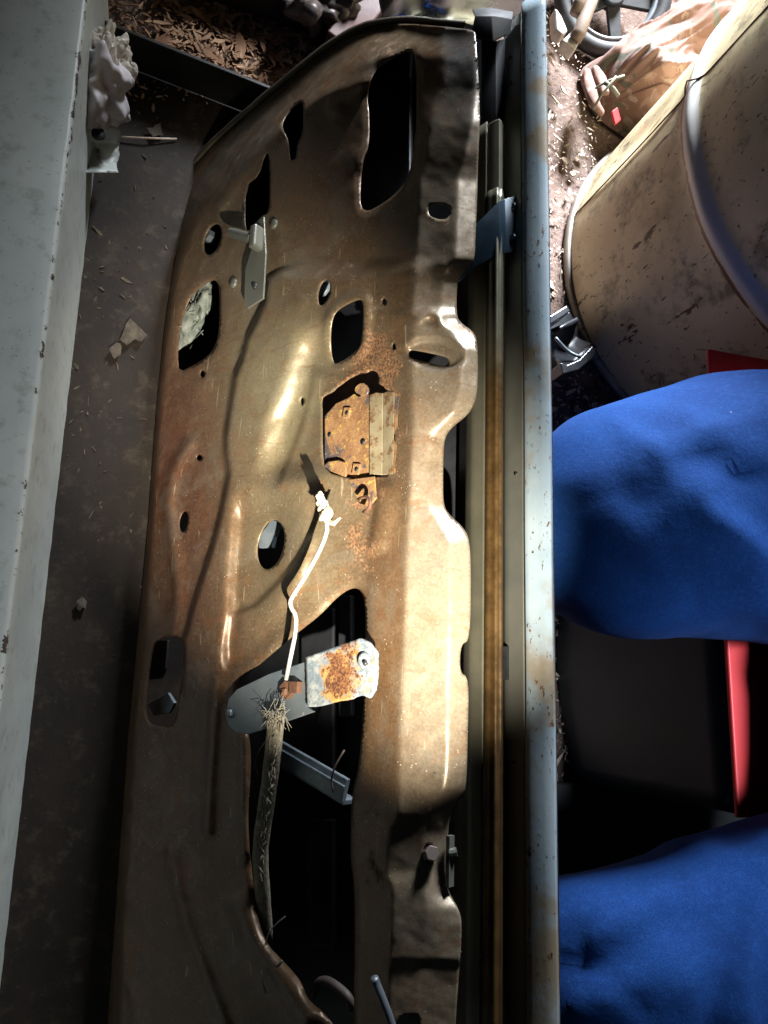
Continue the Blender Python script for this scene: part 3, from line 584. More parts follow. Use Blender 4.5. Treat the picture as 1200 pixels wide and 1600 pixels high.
# frayed woven strap hanging from the arm
sp = smooth_path([(432, 1112, .026), (430, 1140, .026), (426, 1180, .022), (420, 1232, .016), (411, 1290, .010), (406, 1330, .006), (409, 1380, .0), (413, 1430, -.008), (415, 1470, -.015)], 2)
bm = bmesh.new(); tube(bm, [P(*q) for q in sp], [.0125-.0012*i/len(sp)+.0003*math.sin(i*1.7) for i in range(len(sp))], 14, flat=.45, flatdir=NV_); strap = from_bm('woven_strap', bm, M_ROPE, door)
bm = bmesh.new()
for i in range(110):
    if i < 80: x = 432+random.uniform(-15, 15); y = 1113+random.uniform(-4, 12); dx = random.gauss(0, 9); dy = random.choice((-1, 1, 1))*random.uniform(4, 24); hh = .026+random.uniform(0, .006)
    else:
        t = random.random(); k = sp[int(t*(len(sp)-1)*.7)]; x, y, hh = k[0]+random.uniform(-10, 10), k[1], k[2]+.0045; dx = random.uniform(-5, 5); dy = random.uniform(12, 34)*random.choice((-1, 1))
    tube(bm, [P(x, y, hh), P(x+dx*.4, y+dy*.5, hh+.004), P(x+dx, y+dy, hh+(random.uniform(-.002, .006) if i < 80 else 0))], [.0004, .0004, .0002], 4)
for _ in range(60):
    t = random.random(); k = sp[int(t*(len(sp)-1)*.75)]; sx = random.uniform(-9, 9); tube(bm, [P(k[0]+sx, k[1], k[2]+.0048), P(k[0]-sx*.6, k[1]+16, k[2]+.0050)], .0006, 4)
tube(bm, [P(*q) for q in smooth_path([(421, 1150, .02), (402, 1175, .022), (398, 1195, .02), (404, 1212, .018)], 2)], .0005, 4)
tag(from_bm('frayed_fibres', bm, M_ROPE, strap), kind='stuff')

# pieces seen inside the big hole
bm = bmesh.new(); a, b = P(425, 1168, -.045), P(541, 1236, -.035); ax = (b-a)/2; c = (a+b)/2; side = NV_.cross(ax).normalized()
obox(bm, c, ax, side*.013, NV_*.003); obox(bm, c-side*.013+NV_*-.010, ax, side*.003, NV_*.010); obox(bm, c+side*.004+NV_*.0045, ax, side*.002, NV_*.0012)
bevel(from_bm('window_lift_channel', bm, M_ALU, door, False), .001)
bm = bmesh.new(); tube(bm, [P(*q) for q in smooth_path([(521, 1238, -.02), (517, 1220, -.018), (522, 1200, -.014), (530, 1185, -.01), (538, 1172, -.008)], 2)], [.0014]*6+[.0012]*12 if False else .0011, 6); from_bm('wire_curl', bm, M_CAST, door)
bm = bmesh.new(); tube(bm, [P(*q) for q in smooth_path([(415, 1475, .004), (418, 1462, .008), (428, 1446, .010), (446, 1432, .010)], 2)], .0006, 5); from_bm('wire_curl', bm, M_WIRE, door)
bm = bmesh.new(); tube(bm, [P(*q) for q in smooth_path([(420, 1492, .01), (427, 1505, .014), (433, 1510, .014), (438, 1506, .014), (441, 1500, .012)], 1)], .0014, 6); tube(bm, [P(409, 1515, .01), P(410, 1535, .012), P(416, 1552, .01)], .0010, 6); from_bm('broken_clip', bm, M_CAST, door)
bm = bmesh.new(); tube(bm, [P(*q) for q in smooth_path([(488, 1555, -.02), (497, 1534, -.012), (510, 1530, -.012), (532, 1545, -.012), (547, 1560, -.012), (548, 1575, -.02)], 2)], .0042, 8); from_bm('glass_stop', bm, M_CAST, door)
bm = bmesh.new(); tube(bm, [P(*q) for q in smooth_path([(585, 1528, .052), (587, 1534, .05), (596, 1556, .046), (612, 1598, .036), (622, 1640, .03)], 2)], .0036, 10); from_bm('rod_end', bm, M_ZINC, door)
# vertical stiffeners inside, and lumps seen through the small holes
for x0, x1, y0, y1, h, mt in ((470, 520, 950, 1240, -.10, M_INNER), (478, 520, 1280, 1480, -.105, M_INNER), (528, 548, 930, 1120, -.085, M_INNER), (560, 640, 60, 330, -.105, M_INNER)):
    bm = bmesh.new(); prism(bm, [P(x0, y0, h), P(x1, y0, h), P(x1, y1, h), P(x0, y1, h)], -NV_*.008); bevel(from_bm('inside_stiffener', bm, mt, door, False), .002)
plate('glass_run_end', [(404, 838), (424, 812), (438, 816), (428, 838), (424, 856), (404, 856)], -.022, .006, M_ALU, door)
plate('glass_run_end', [(499, 448), (503, 438), (514, 440), (511, 452), (505, 460), (498, 462)], -.020, .005, M_ALU, door)
plate('lower_tab', [(229, 1100), (262, 1082), (272, 1098), (264, 1114), (240, 1118)], -.028, .005, M_ALU, door)
plate('lower_tab', [(230, 1000), (262, 1000), (258, 1045), (250, 1060), (228, 1062)], -.034, .004, M_INNER, door)
bm = bmesh.new(); lump(bm, P(300, 500, -.036), UV_*.038+VV_*.014, VV_*.024, NV_*.018, 4, .5, 4); lump(bm, P(320, 462, -.032), UV_*.03, VV_*.015, NV_*.012, 5, .6, 4)
for _ in range(9):
    x = random.uniform(286, 330); y = random.uniform(450, 530); tube(bm, [P(x, y, -.016), P(x+random.uniform(-14, 14), y+random.uniform(-20, 20), -.014)], .0006, 4)
from_bm('mud_nest', bm, M_NEST, door)
bm = bmesh.new(); c = P(331, 372, -.02); tube(bm, [c, c+NV_*.012], .010, 6); from_bm('bolt_head', bm, M_ZINC, door, False)
# bracket and pin near the hinge
br = plate('hinge_bracket', [(399, 348), (412, 338), (415, 395), (411, 466), (386, 482), (381, 470), (383, 420), (394, 384)], .014, .003, M_GREENGREY, door)
bm = bmesh.new(); tube(bm, [P(360, 363, .022), P(366, 365, .023), P(394, 373, .024)], [.0062, .0072, .0072], 14); crisp(from_bm('stop_pin', bm, M_GREENGREY, br))
bm = bmesh.new(); obox(bm, P(401, 372, .022), UV_*.017, VV_*.006, NV_*.009); bevel(from_bm('pin_block', bm, M_GREENGREY, br, False), .003)
bm = bmesh.new(); tube(bm, [P(399, 448, .0142), P(399, 448, .0148)], .0045, 12); from_bm('bolt_hole', bm, M_BLACK, br)
for x, y, h in ((366, 443, .003), (429, 351, .004)):
    bm = bmesh.new(); c = P(x, y, HH(x, y)); tube(bm, [c, c+NV_*.003, c+NV_*.004], [.0075, .0065, .004], 14); from_bm('rivet', bm, M_GREENGREY, door)
# bolt through the slot edge
bm = bmesh.new(); c = P(673, 1335, .004); ax = (NV_*.3+VV_*.95).normalized(); tube(bm, [P(668, 1336, -.006), P(676, 1333, .004)], .0072, 6); bevel(from_bm('edge_bolt', bm, M_CAST, door, False), .0008)
bm = bmesh.new(); obox(bm, P(703, 1345, -.014), UV_*.022, VV_*.002, NV_*.004); tube(bm, [P(702, 1333, -.012), P(714, 1331, -.016)], .0042, 10); from_bm('clip_nut', bm, M_GREENGREY, door, False)

# ================================================================== STEEL DRUM
K = CH/1.42
DX, DY, DR, DHOOP = 1.2616*K, .9685*K, .4358*K, .4378*K
drum = thing('steel_drum', (DX, DY, 0), 'scuffed cream steel drum with a silvery rolling hoop standing on the dirt', 'drum')
def lathe(prof, n=128):
    v = []; f = []
    for r, z in prof:
        for i in range(n): a = 2*math.pi*i/n; v.append((DX+r*math.cos(a), DY+r*math.sin(a), z))
    for j in range(len(prof)-1):
        for i in range(n): k = (i+1) % n; f.append((j*n+i, j*n+k, (j+1)*n+k, (j+1)*n+i))
    return v, f
R_ = DR-.004; prof = [(R_, z) for z in np.linspace(.016, DHOOP-.034, 26)]+[(R_+.009*math.exp(-((z-DHOOP)/.017)**2), z) for z in np.linspace(DHOOP-.032, DHOOP+.032, 24)]+[(R_, z) for z in np.linspace(DHOOP+.036, 2*DHOOP-.034, 24)]+[(R_+.016*math.exp(-((z-2*DHOOP)/.013)**2), z) for z in np.linspace(2*DHOOP-.032, 2*DHOOP+.032, 16)]+[(R_, z) for z in np.linspace(2*DHOOP+.036, 1.02, 16)]
v, f = lathe(prof, 160); v = np.array(v); ang = np.arctan2(v[:, 1]-DY, v[:, 0]-DX); dent = .0016*sn(np.stack([np.cos(ang)*1.3, np.sin(ang)*1.3, v[:, 2]*2], -1), 31, 3, 1.)-.006*np.exp(-(((ang+2.55)/.16)**2+((v[:, 2]-.27)/.07)**2))-.008*np.exp(-(((ang-2.75)/.10)**2+((v[:, 2]-.20)/.10)**2))-.005*np.exp(-(((ang+2.9)/.12)**2+((v[:, 2]-.52)/.05)**2))
v[:, 0] += dent*np.cos(ang); v[:, 1] += dent*np.sin(ang)
me = bpy.data.meshes.new('drum_body'); me.from_pydata(v.tolist(), [], f)
hoop = sum(np.exp(-((v[:, 2]-DHOOP*k-.004)/.019)**4) for k in (1, 2)); rl = sum(.75*np.exp(-((v[:, 2]-DHOOP*k+.019)/.007)**2) for k in (1, 2))+.6*np.exp(-((v[:, 2]-.01)/.012)**2)
for nm, arr in (('hoop', hoop), ('rustline', rl)): a = me.attributes.new(nm, 'FLOAT', 'POINT'); a.data.foreach_set('value', arr.astype(np.float32))
link('drum_body', me, M_DRUM, drum)
M_CHIME = m_metal('worn_steel_chime', (.22, .18, .14), (.34, .30, .26), rust=(.18, .08, .04), amt=.7, rough=.5, metal=.3)
v, f = lathe([(R_-.003, .018), (R_+.004, .019), (R_+.0075, .015), (R_+.0085, .008), (R_+.006, .001), (R_-.004, 0.)], 160); me = bpy.data.meshes.new('bottom_chime'); me.from_pydata(v, [], f); link('bottom_chime', me, M_CHIME, drum)
v, f = lathe([(R_-.003, 1.018), (R_+.005, 1.02), (R_+.006, 1.03), (R_-.006, 1.036), (R_-.01, 1.02), (0.001, 1.02)], 96); me = bpy.data.meshes.new('drum_lid'); me.from_pydata(v, [], f); link('drum_lid', me, M_DRUM, drum)
# long weld seam up the side
def on_drum(px, py):                             # where a picture ray meets the drum's wall
    d = ray(px, py); a = d[0]**2+d[1]**2; b = 2*(d[0]*(CAM[0]-DX)+d[1]*(CAM[1]-DY)); c = (CAM[0]-DX)**2+(CAM[1]-DY)**2-DR**2; D = b*b-4*a*c
    if D < 0: return None
    return Vector(CAM+d*((-b-math.sqrt(D))/(2*a)))
sa = on_drum(900, 330)
if sa is not None:
    th = math.atan2(sa.y-DY, sa.x-DX)
    bm = bmesh.new(); tube(bm, [(DX+(R_+.0006+(.016*math.exp(-((z-DHOOP)/.013)**2)))*math.cos(th+.01*math.sin(z*6)), DY+(R_+.0006+(.016*math.exp(-((z-DHOOP)/.013)**2)))*math.sin(th+.01*math.sin(z*6)), z) for z in np.linspace(.02, 1.0, 90)], .0013, 6); from_bm('weld_seam', bm, M_RUST, drum)

# ================================================================== RED STOOL
ZS = .36*K/.845*.98
sx = atz(1151, 1140, ZS).x; y_lo = atz(1182, 1278, ZS).y; y_hi = atz(1150, 552, ZS).y
stool = thing('stool', (sx+.2, (y_lo+y_hi)/2, 0), 'red topped stool with a dark vinyl front under the person', 'stool')
bm = bmesh.new(); obox(bm, (sx+.194, (y_lo+y_hi)/2, ZS-.004), (.20, 0, 0), (0, (y_hi-y_lo)/2, 0), (0, 0, .004)); bevel(from_bm('seat', bm, M_RED, stool, False), .003, 3)
bm = bmesh.new(); n = 18; rows = []
y_pan = y_lo+(y_hi-y_lo)*.63; fy = np.linspace(y_lo+.004, y_pan, n)
for z in np.linspace(.004, ZS-.009, 10):
    rows.append([bm.verts.new((sx+.002-.03*math.sin(math.pi*i/(n-1))*(1-z/ZS)-(1-z/ZS)*.03, fy[i], z)) for i in range(n)])
for a, b in zip(rows, rows[1:]):
    for i in range(n-1): bm.faces.new((a[i], a[i+1], b[i+1], b[i]))
o = from_bm('front_panel', bm, M_DARKFR, stool); m = o.modifiers.new('sheet', 'SOLIDIFY'); m.thickness = .004; m.offset = -1
bm = bmesh.new(); obox(bm, (sx+.22, (y_lo+y_pan)/2, ZS/2-.006), (.175, 0, 0), (0, (y_pan-y_lo)/2-.012, 0), (0, 0, ZS/2-.008)); from_bm('stool_body', bm, M_DARKFR, stool, False)
bm = bmesh.new(); obox(bm, (sx+.10, y_lo-.085, ZS*.03), (.20, 0, 0), (0, .087, 0), (0, 0, ZS*.03)); bevel(from_bm('stool_shade_slab', bm, M_BLACK, stool, False), .004)  # flat black slab added to stand in for shade on the ground here
for s in (y_lo+.006, y_pan-.004):
    bm = bmesh.new(); obox(bm, (sx+.21, s, ZS/2-.006), (.185, 0, 0), (0, .004, 0), (0, 0, ZS/2-.008)); from_bm('side_panel', bm, M_DARKFR, stool, False)

# ================================================================== PERSON (legs in jeans, seated behind the door)
person = thing('person', tuple(atz(1420, 1130, 0.)), 'seated person in blue jeans with both knees against the door', 'person')
def joint(px, py, z, half):
    p = atz(px, py, z); return p, half*depth(p)/F
def build_legs():
    zk = .41
    J = [('pelvis', *joint(1520, 1120, .47, 215)),
         ('hipA', *joint(1390, 830, .46, 225)), ('a1', *joint(1250, 790, .45, 240)), ('a2', *joint(1110, 788, .435, 216)), ('a3', *joint(1000, 812, .42, 203)), ('kneeA', *joint(905, 832, .40, 194)),
         ('hipB', *joint(1390, 1440, .46, 205)), ('b1', *joint(1250, 1470, .45, 200)), ('b2', *joint(1110, 1512, .435, 188)), ('b3', *joint(1000, 1530, .42, 176)), ('kneeB', *joint(905, 1535, .40, 166))]
    vs_ = [j[1] for j in J]; rs = [j[2] for j in J]; ed = [(0, 1), (1, 2), (2, 3), (3, 4), (4, 5), (0, 6), (6, 7), (7, 8), (8, 9), (9, 10)]
    for k in (5, 10):                            # shins, ankles and feet under the leaning door
        kn = vs_[k]; base = len(vs_)
        vs_ += [Vector((kn.x-.005, kn.y, .26)), Vector((kn.x+.02, kn.y, .12)), Vector((kn.x+.02, kn.y, .05)), Vector((kn.x-.10, kn.y, .035))]; rs += [.062, .052, .045, .032]
        ed += [(k, base), (base, base+1), (base+1, base+2), (base+2, base+3)]
    me = bpy.data.meshes.new('jeans'); me.from_pydata([tuple(v) for v in vs_], ed, []); o = link('jeans', me, M_JEANS, person, False)
    bm = bmesh.new(); bm.from_mesh(me); bm.verts.layers.skin.verify(); bm.to_mesh(me); bm.free()
    o.modifiers.new('skin', 'SKIN')
    for i, sv in enumerate(me.skin_vertices[0].data): sv.radius = (rs[i], rs[i]); sv.use_root = (i == 0)
    m = o.modifiers.new('sub', 'SUBSURF'); m.levels = 4; m.render_levels = 4
    dg = bpy.context.evaluated_depsgraph_get(); me2 = bpy.data.meshes.new_from_object(o.evaluated_get(dg)); o.modifiers.clear(); o.data = me2
    n = len(me2.vertices); co = np.zeros(n*3); me2.vertices.foreach_get('co', co); co = co.reshape(-1, 3); nr = np.zeros(n*3); me2.vertices.foreach_get('normal', nr); nr = nr.reshape(-1, 3)
    # cloth folds: long diagonal pulls from the crotch towards the knee, small rumples
    d1 = np.sin((co[:, 0]*.55+co[:, 1]*1.0)*46+1.4*sn(co, 41, 3, 2.2)); d1 = np.maximum(d1, -.2)**2
    d2 = sn(co*np.array([.6, 1.6, 1.]), 42, 4, 3.2)
    fac = ss(co[:, 0], .36, .62)[:, None]
    co2 = co+nr*((.003*d1[:, None]+.002*d2[:, None])*(.35+.9*fac))
    q = (co2-CAM)@ROT; vx = 600+F*q[:, 0]/-q[:, 2]; vy = 800-F*q[:, 1]/-q[:, 2]; add = np.zeros(n)
    for pts, amp, sig in (([(1230, 625), (1110, 680), (1000, 735)], .008, 17), ([(1230, 960), (1170, 860), (1110, 790), (1060, 765)], .014, 26), ([(860, 775), (960, 725), (1070, 662)], .006, 20), ([(1210, 760), (1120, 730), (1000, 790)], -.006, 24), ([(880, 960), (980, 930), (1080, 935)], -.006, 22), ([(900, 880), (1010, 860), (1100, 880)], .004, 30),
                          ([(1230, 1300), (1100, 1372), (940, 1450)], .010, 20), ([(1230, 1400), (1150, 1460), (1118, 1530), (1108, 1640)], -.014, 13), ([(1190, 1430), (1170, 1520), (1175, 1640)], .010, 16), ([(870, 1400), (980, 1390), (1090, 1330)], .006, 22), ([(870, 1520), (980, 1500), (1080, 1440)], -.006, 24), ([(880, 1600), (960, 1560), (1060, 1530)], .006, 22)):
        add += amp*np.exp(-.5*(dist_poly(vx, vy, smooth_path(pts, 2))/sig)**2)
    for pts, amp, sig in (([(1225, 655), (1130, 668), (1040, 706), (985, 700)], .007, 8), ([(1225, 690), (1150, 712), (1090, 760)], .007, 9), ([(1225, 905), (1160, 838), (1100, 800)], .009, 9), ([(1215, 820), (1150, 790), (1085, 800), (1040, 850)], -.006, 10), ([(870, 830), (930, 800), (985, 812)], .004, 9), ([(868, 880), (940, 868), (1000, 895)], -.004, 10), ([(880, 930), (960, 948), (1060, 930)], .005, 9), ([(960, 660), (1010, 690), (1040, 735)], .004, 8),
                          ([(1225, 1345), (1120, 1395), (1010, 1420), (930, 1470)], .008, 9), ([(1225, 1375), (1165, 1440), (1140, 1520)], .009, 9), ([(870, 1440), (950, 1420), (1040, 1400)], .005, 9), ([(1090, 1400), (1060, 1470), (1000, 1530), (900, 1560)], .006, 10), ([(870, 1500), (950, 1520), (1010, 1580)], -.005, 10), ([(1200, 1480), (1190, 1560), (1200, 1640)], -.008, 8)):
        add += amp*np.exp(-.5*(dist_poly(vx, vy, smooth_path(pts, 2))/sig)**2)
    co2 = co2+nr*add[:, None]*.7
    me2.vertices.foreach_set('co', co2.ravel()); me2.update(); me2.materials.clear(); me2.materials.append(M_JEANS); me2.polygons.foreach_set('use_smooth', [True]*len(me2.polygons))
    return o
build_legs()

# ================================================================== LEFT: white cabinet, bag, tin, dark plate, beams
zc = .265
tl, tr, bl_, br_ = atz(-260, -60, zc), atz(133, 20, zc), atz(-360, 1250, zc), atz(-17, 1230, zc)
cab = thing('white_cabinet', ((tl.x+tr.x)/2, .3, 0), 'low white enamelled cabinet with chipped edge at the left', 'cabinet')
def build_cab():
    a, b = atz(129, 60, zc), atz(2, 1085, zc); t = (a-b).normalized(); side = t.cross(Vector((0, 0, 1))).normalized(); a = a+t*.25; b = b-t*.75; n = 190
    prof = [(-.6, zc), (-.02, zc), (-.006, zc-.0002), (-.003, zc-.001), (-.0008, zc-.003), (0, zc-.007), (0, zc-.03), (0, zc-.12), (0, 0.)]; bm = bmesh.new(); cols = []; L = (a-b).length
    for k in range(n):
        p = b+t*L*k/(n-1); cols.append([bm.verts.new(Vector((p.x, p.y, 0))+side*(o_+.0009*noise.noise(Vector((k*.35, z*40, 0))))+Vector((0, 0, z))) for o_, z in prof])
    for p, q in zip(cols, cols[1:]):
        for i in range(len(prof)-1): bm.faces.new((p[i], q[i], q[i+1], p[i+1]))
    for c in (cols[0], cols[-1]):
        p = Vector((c[0].co.x, c[0].co.y, 0)); bm.faces.new([bm.verts.new(v.co) for v in c]+[bm.verts.new(p)])
    o = from_bm('cabinet_shell', bm, M_WHITE, cab); crisp(o, 50); me = o.data; yb = atz(132, 190, zc-.06).y; ch = []
    for v in me.vertices:
        p = v.co; d = abs((p-a).dot(side)); ch.append(.56*math.exp(-(d*d+(p.z-zc)**2)/.00009)+(.34*math.exp(-((p.y-yb)/.13)**2)*math.exp(-((p.z-(zc-.05))/.09)**2) if d < .002 else 0))
    at = me.attributes.new('chip', 'FLOAT', 'POINT'); at.data.foreach_set('value', ch); return o
build_cab()
# crumpled bag and peeling tin wedged beside the cabinet
bm = bmesh.new(); c = atz(150, 130, .13); lump(bm, c, (.045, 0, 0), (0, .055, 0), (0, 0, .06), 11, .62, 5); tag(from_bm('plastic_bag', bm, M_RAG), 'smooth lilac white bundle poking out beside the white cabinet', 'bag')
bm = bmesh.new()
for i, (x, y, z, s) in enumerate(((160, 76, .17, .018), (172, 88, .16, .022), (176, 104, .15, .018), (182, 118, .12, .020))): lump(bm, atz(x, y, z), (s, .01, 0), (0, s*1.2, .01), (0, 0, s), 20+i, .9, 4)
tag(from_bm('crumpled_paper', bm, M_RAGW, None, False), 'crumpled cream paper on top of the lilac bundle', 'paper')
bm = bmesh.new(); g = []
for j in range(16):
    r = []
    for i in range(10):
        x = 124+i*7; y = 164+j*7; z = .085+.02*math.sin(j*.45)+.014*noise.noise(Vector((i*.35, j*.35, 2)))-.002*i; r.append(bm.verts.new(atz(x-(3 if j > 9 else 0)*(i/9)+8*noise.noise(Vector((i*.2, j*.4, 7))), y, z)))
    g.append(r)
for a, b in zip(g, g[1:]):
    for i in range(9): bm.faces.new((a[i], a[i+1], b[i+1], b[i]))
o = from_bm('tin_sheet', bm, M_WORNTIN); m = o.modifiers.new('sheet', 'SOLIDIFY'); m.thickness = .0015; tag(o, 'bent tin sheet with peeling white paint and rust below the bundle', 'tin sheet')
bm = bmesh.new(); c = atz(154, 211, .11); tube(bm, [c, c+Vector((0, 0, .004))], .010, 14); h = from_bm('bolt_hole', bm, M_BLACK, o)
# dark sheet on the floor with an upstanding plate
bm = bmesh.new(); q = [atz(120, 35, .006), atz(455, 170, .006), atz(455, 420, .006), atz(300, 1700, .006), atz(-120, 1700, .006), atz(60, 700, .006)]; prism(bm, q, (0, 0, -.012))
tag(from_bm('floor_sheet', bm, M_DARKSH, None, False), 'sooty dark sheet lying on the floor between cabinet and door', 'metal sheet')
bm = bmesh.new(); a, b = atz(118, 18, .085), atz(470, 158, .085); n_ = (b-a).cross(Vector((0, 0, 1))).normalized()
prism(bm, [a, b, b-n_*.006, a-n_*.006], (0, 0, -.076)); o = from_bm('steel_plate', bm, M_BEAM, None, False); bevel(o, .001); tag(o, 'dark steel plate standing on edge across the dirt floor', 'steel plate')
def beam(name, p0, p1, wd, ht, z0, mat, label):
    a, b = atz(*p0, z0+ht), atz(*p1, z0+ht); t = (b-a).normalized(); s = t.cross(Vector((0, 0, 1))).normalized()
    bm = bmesh.new(); prism(bm, [a+s*wd/2, b+s*wd/2, b-s*wd/2, a-s*wd/2], (0, 0, -ht)); o = from_bm(name, bm, mat, None, False); bevel(o, .003); tag(o, label, 'beam'); return o
beam('steel_beam', (270, -85), (640, 48), .062, .06, 0, M_BEAM, 'dark square steel beam lying beyond the dirt patch')
beam('steel_beam', (530, 62), (640, -70), .05, .09, .0, M_REDBEAM, 'short dark red beam crossing behind the rounded door corner')
bm = bmesh.new(); lump(bm, atz(505, 12, .07), (.055, 0, 0), (0, .035, 0), (0, 0, .04), 51, .8, 4); lump(bm, atz(535, -2, .08), (.035, 0, 0), (0, .045, 0), (0, 0, .04), 52, .8, 4)
c = atz(490, 15, .10); tube(bm, [c, c+Vector((-.01, -.03, .015))], .016, 14); tube(bm, [atz(470, -20, .06), atz(560, -10, .09)], .012, 10)
tag(from_bm('cast_part', bm, M_CAST), 'grimy cast machine part in the shade behind the dark beam', 'machine part')
# bright sheet metal fender behind the hinge end
def fender():
    bm = bmesh.new(); g = []
    for j in range(26):
        r = []
        for i in range(30):
            x = 588+i*8.2; y = 58-j*9; bulge = .035*math.sin(math.pi*min(1, j/10)) if j < 20 else 0
            z = .25+.06*ss(np.array(j), 2, 9)-.03*math.exp(-((i-9)/4)**2)*ss(np.array(j), 0, 6)+.02*math.sin(i*.22)+bulge*.5-.004*abs(i-14)*.6
            r.append(bm.verts.new(atz(x+(14-j*1.6 if i == 0 else 0), y-18*math.sin(i/29*math.pi)*(1 if j == 0 else .6), float(z))))
        g.append(r)
    for a, b in zip(g, g[1:]):
        for i in range(29): bm.faces.new((a[i], a[i+1], b[i+1], b[i]))
    o = from_bm('fender', bm, M_GALV); m = o.modifiers.new('sheet', 'SOLIDIFY'); m.thickness = .0015; return tag(o, 'bright galvanised curved sheet just beyond the end of the door', 'sheet metal')
fender()

# ================================================================== RIGHT: wheel, folded chair, plastic bracket
wc = atz(958, -8, .06); view = (Vector(CAM)-wc).normalized(); wn = (Vector((0, 0, 1))*.75+view*.6).normalized(); wu = wn.orthogonal().normalized(); wv = wn.cross(wu)
wheel = thing('wheel', tuple(wc-Vector((0, 0, wc.z))), 'small black spoked wheel lying beyond the folded camouflage chair', 'wheel')
RW = 93*depth(wc)/F
def torus(name, R, r, mat, flat=1., dz=0.):
    bm = bmesh.new(); n, k = 72, 14; rg = []
    for i in range(n):
        a = 2*math.pi*i/n; d = wu*math.cos(a)+wv*math.sin(a); rg.append([bm.verts.new(wc+d*(R+r*math.cos(b))+wn*(r*flat*math.sin(b)+dz)) for b in [2*math.pi*q/k for q in range(k)]])
    for i in range(n):
        for q in range(k): bm.faces.new((rg[i][q], rg[(i+1) % n][q], rg[(i+1) % n][(q+1) % k], rg[i][(q+1) % k]))
    return from_bm(name, bm, mat, wheel)
torus('tyre', RW*.87, RW*.14, M_TYRE); torus('rim', RW*.72, RW*.05, M_RIM, 2.2)
for i in range(5):
    a = 2*math.pi*i/5+.35; d = wu*math.cos(a)+wv*math.sin(a); bm = bmesh.new(); s = wn.cross(d); prism(bm, [wc+d*RW*.15+s*RW*.12, wc+d*RW*.71+s*RW*.09, wc+d*RW*.71-s*RW*.09, wc+d*RW*.15-s*RW*.12], -wn*.012); bevel(from_bm('spoke', bm, M_TYRE, wheel, False), .002)
bm = bmesh.new(); tube(bm, [wc-wn*.02, wc+wn*.014], RW*.2, 20); bevel(from_bm('hub', bm, M_TYRE, wheel, False), .003)

chair = thing('camp_chair', tuple(atz(1040, 120, 0)), 'folded camouflage camp chair lying between the wheel and the drum', 'camp chair')
def fold(name, path, rad, seed, amp, mat=M_CAMO, flat=.7, n=56):
    p = smooth_path(path, 3); q0 = np.array([atz(*k) for k in p]); L_ = np.r_[0, np.cumsum(np.linalg.norm(np.diff(q0, axis=0), axis=1))]; q = [Vector([np.interp(u, L_, q0[:, k]) for k in range(3)]) for u in np.linspace(0, L_[-1], 60)]; m = len(q); bm = bmesh.new(); rr = np.interp(np.linspace(0, 1, m), np.linspace(0, 1, len(rad)), rad)
    tube(bm, q, list(rr), n, flat=flat, flatdir=(0, 0, 1)); bm.verts.ensure_lookup_table()
    for v in bm.verts:
        c = v.co; i = v.index//n; t_ = i/m; an = (v.index % n)*6.2832/n; w_ = .6*math.sin(an*4+seed+2.5*noise.noise(Vector((t_*5, seed, 0))))+.35*math.sin(an*9+seed*3+3*noise.noise(Vector((t_*7, seed, 4))))+.5*noise.noise(Vector((math.cos(an)*1.5, math.sin(an)*1.5, t_*9+seed))); ax = q[min(i, m-1)]; v.co = ax+(c-ax)*(1+amp*w_)
    return from_bm(name, bm, mat, chair)
def cloth():
    a, b = atz(928, 178, 0), atz(1330, -75, 0); t = (b-a); L = t.length; t.normalize(); w_ = Vector((0, 0, 1)).cross(t).normalized(); nu, nv = 190, 80; v = []
    for i in range(nu):
        u = i/(nu-1); d = u*L
        wl = (.060+.045*min(1, d/.12))*min(1, (d/.03)**.5 if d > 0 else 0)*(1+.25*noise.noise(Vector((d*9, 1, 0)))); wr = wl*(1+.3*noise.noise(Vector((d*8, 5, 0))))
        for k in range(nv):
            q = k/(nv-1)*2-1; off = q*(wl if q > 0 else wr)+.012*noise.noise(Vector((d*14, q*2, 3)))
            top = (.135*min(1, (d/.05)**.6 if d > 0 else 0))*(1-abs(q)**2.4)
            f1 = 1-2.2*abs(noise.noise(Vector((d*4.0+q*.8, q*2.6+d*2.2, 7)))); f2 = 1-2.*abs(noise.noise(Vector((d*11-q*2, q*6+d*7, 2)))); f3 = noise.noise(Vector((d*50, q*14, 9)))
            z = top+(.040*f1+.006*f2+.0015*f3)*(1-abs(q)**4)*min(1, d/.03)
            p = a+t*d+w_*off; v.append((p.x, p.y, max(z, -.004)))
    f = [(i*nv+k, i*nv+k+1, (i+1)*nv+k+1, (i+1)*nv+k) for i in range(nu-1) for k in range(nv-1)]
    me = bpy.data.meshes.new('chair_fabric'); me.from_pydata(v, [], f); return link('chair_fabric', me, M_CAMO, chair)
cloth()
for i, pth in enumerate(([(914, 100, .05), (918, 128, .08), (928, 160, .09), (940, 176, .07)], [(928, 98, .05), (938, 118, .08), (946, 146, .09)])): fold('fabric_fold', pth, [.009, .015, .010], 10+i, .35, M_CAMO)
for pth in ([(932, 137, .15), (950, 126, .18), (975, 118, .19)], [(928, 170, .14), (938, 150, .17), (952, 134, .185), (962, 120, .19)], [(944, 128, .18), (958, 138, .18), (966, 150, .17)]):
    bm = bmesh.new(); tube(bm, [atz(*k) for k in smooth_path(pth, 2)], .0042, 8, flat=.5); from_bm('strap', bm, M_STRAP, chair)
for pth in ([(935, -30, .12), (920, 10, .11), (905, 52, .10), (898, 62, .09)], [(918, -30, .12), (908, 0, .11), (900, 22, .10)]):
    bm = bmesh.new(); tube(bm, [atz(*k) for k in pth], .013, 14); from_bm('tube_leg', bm, M_TAN, chair)
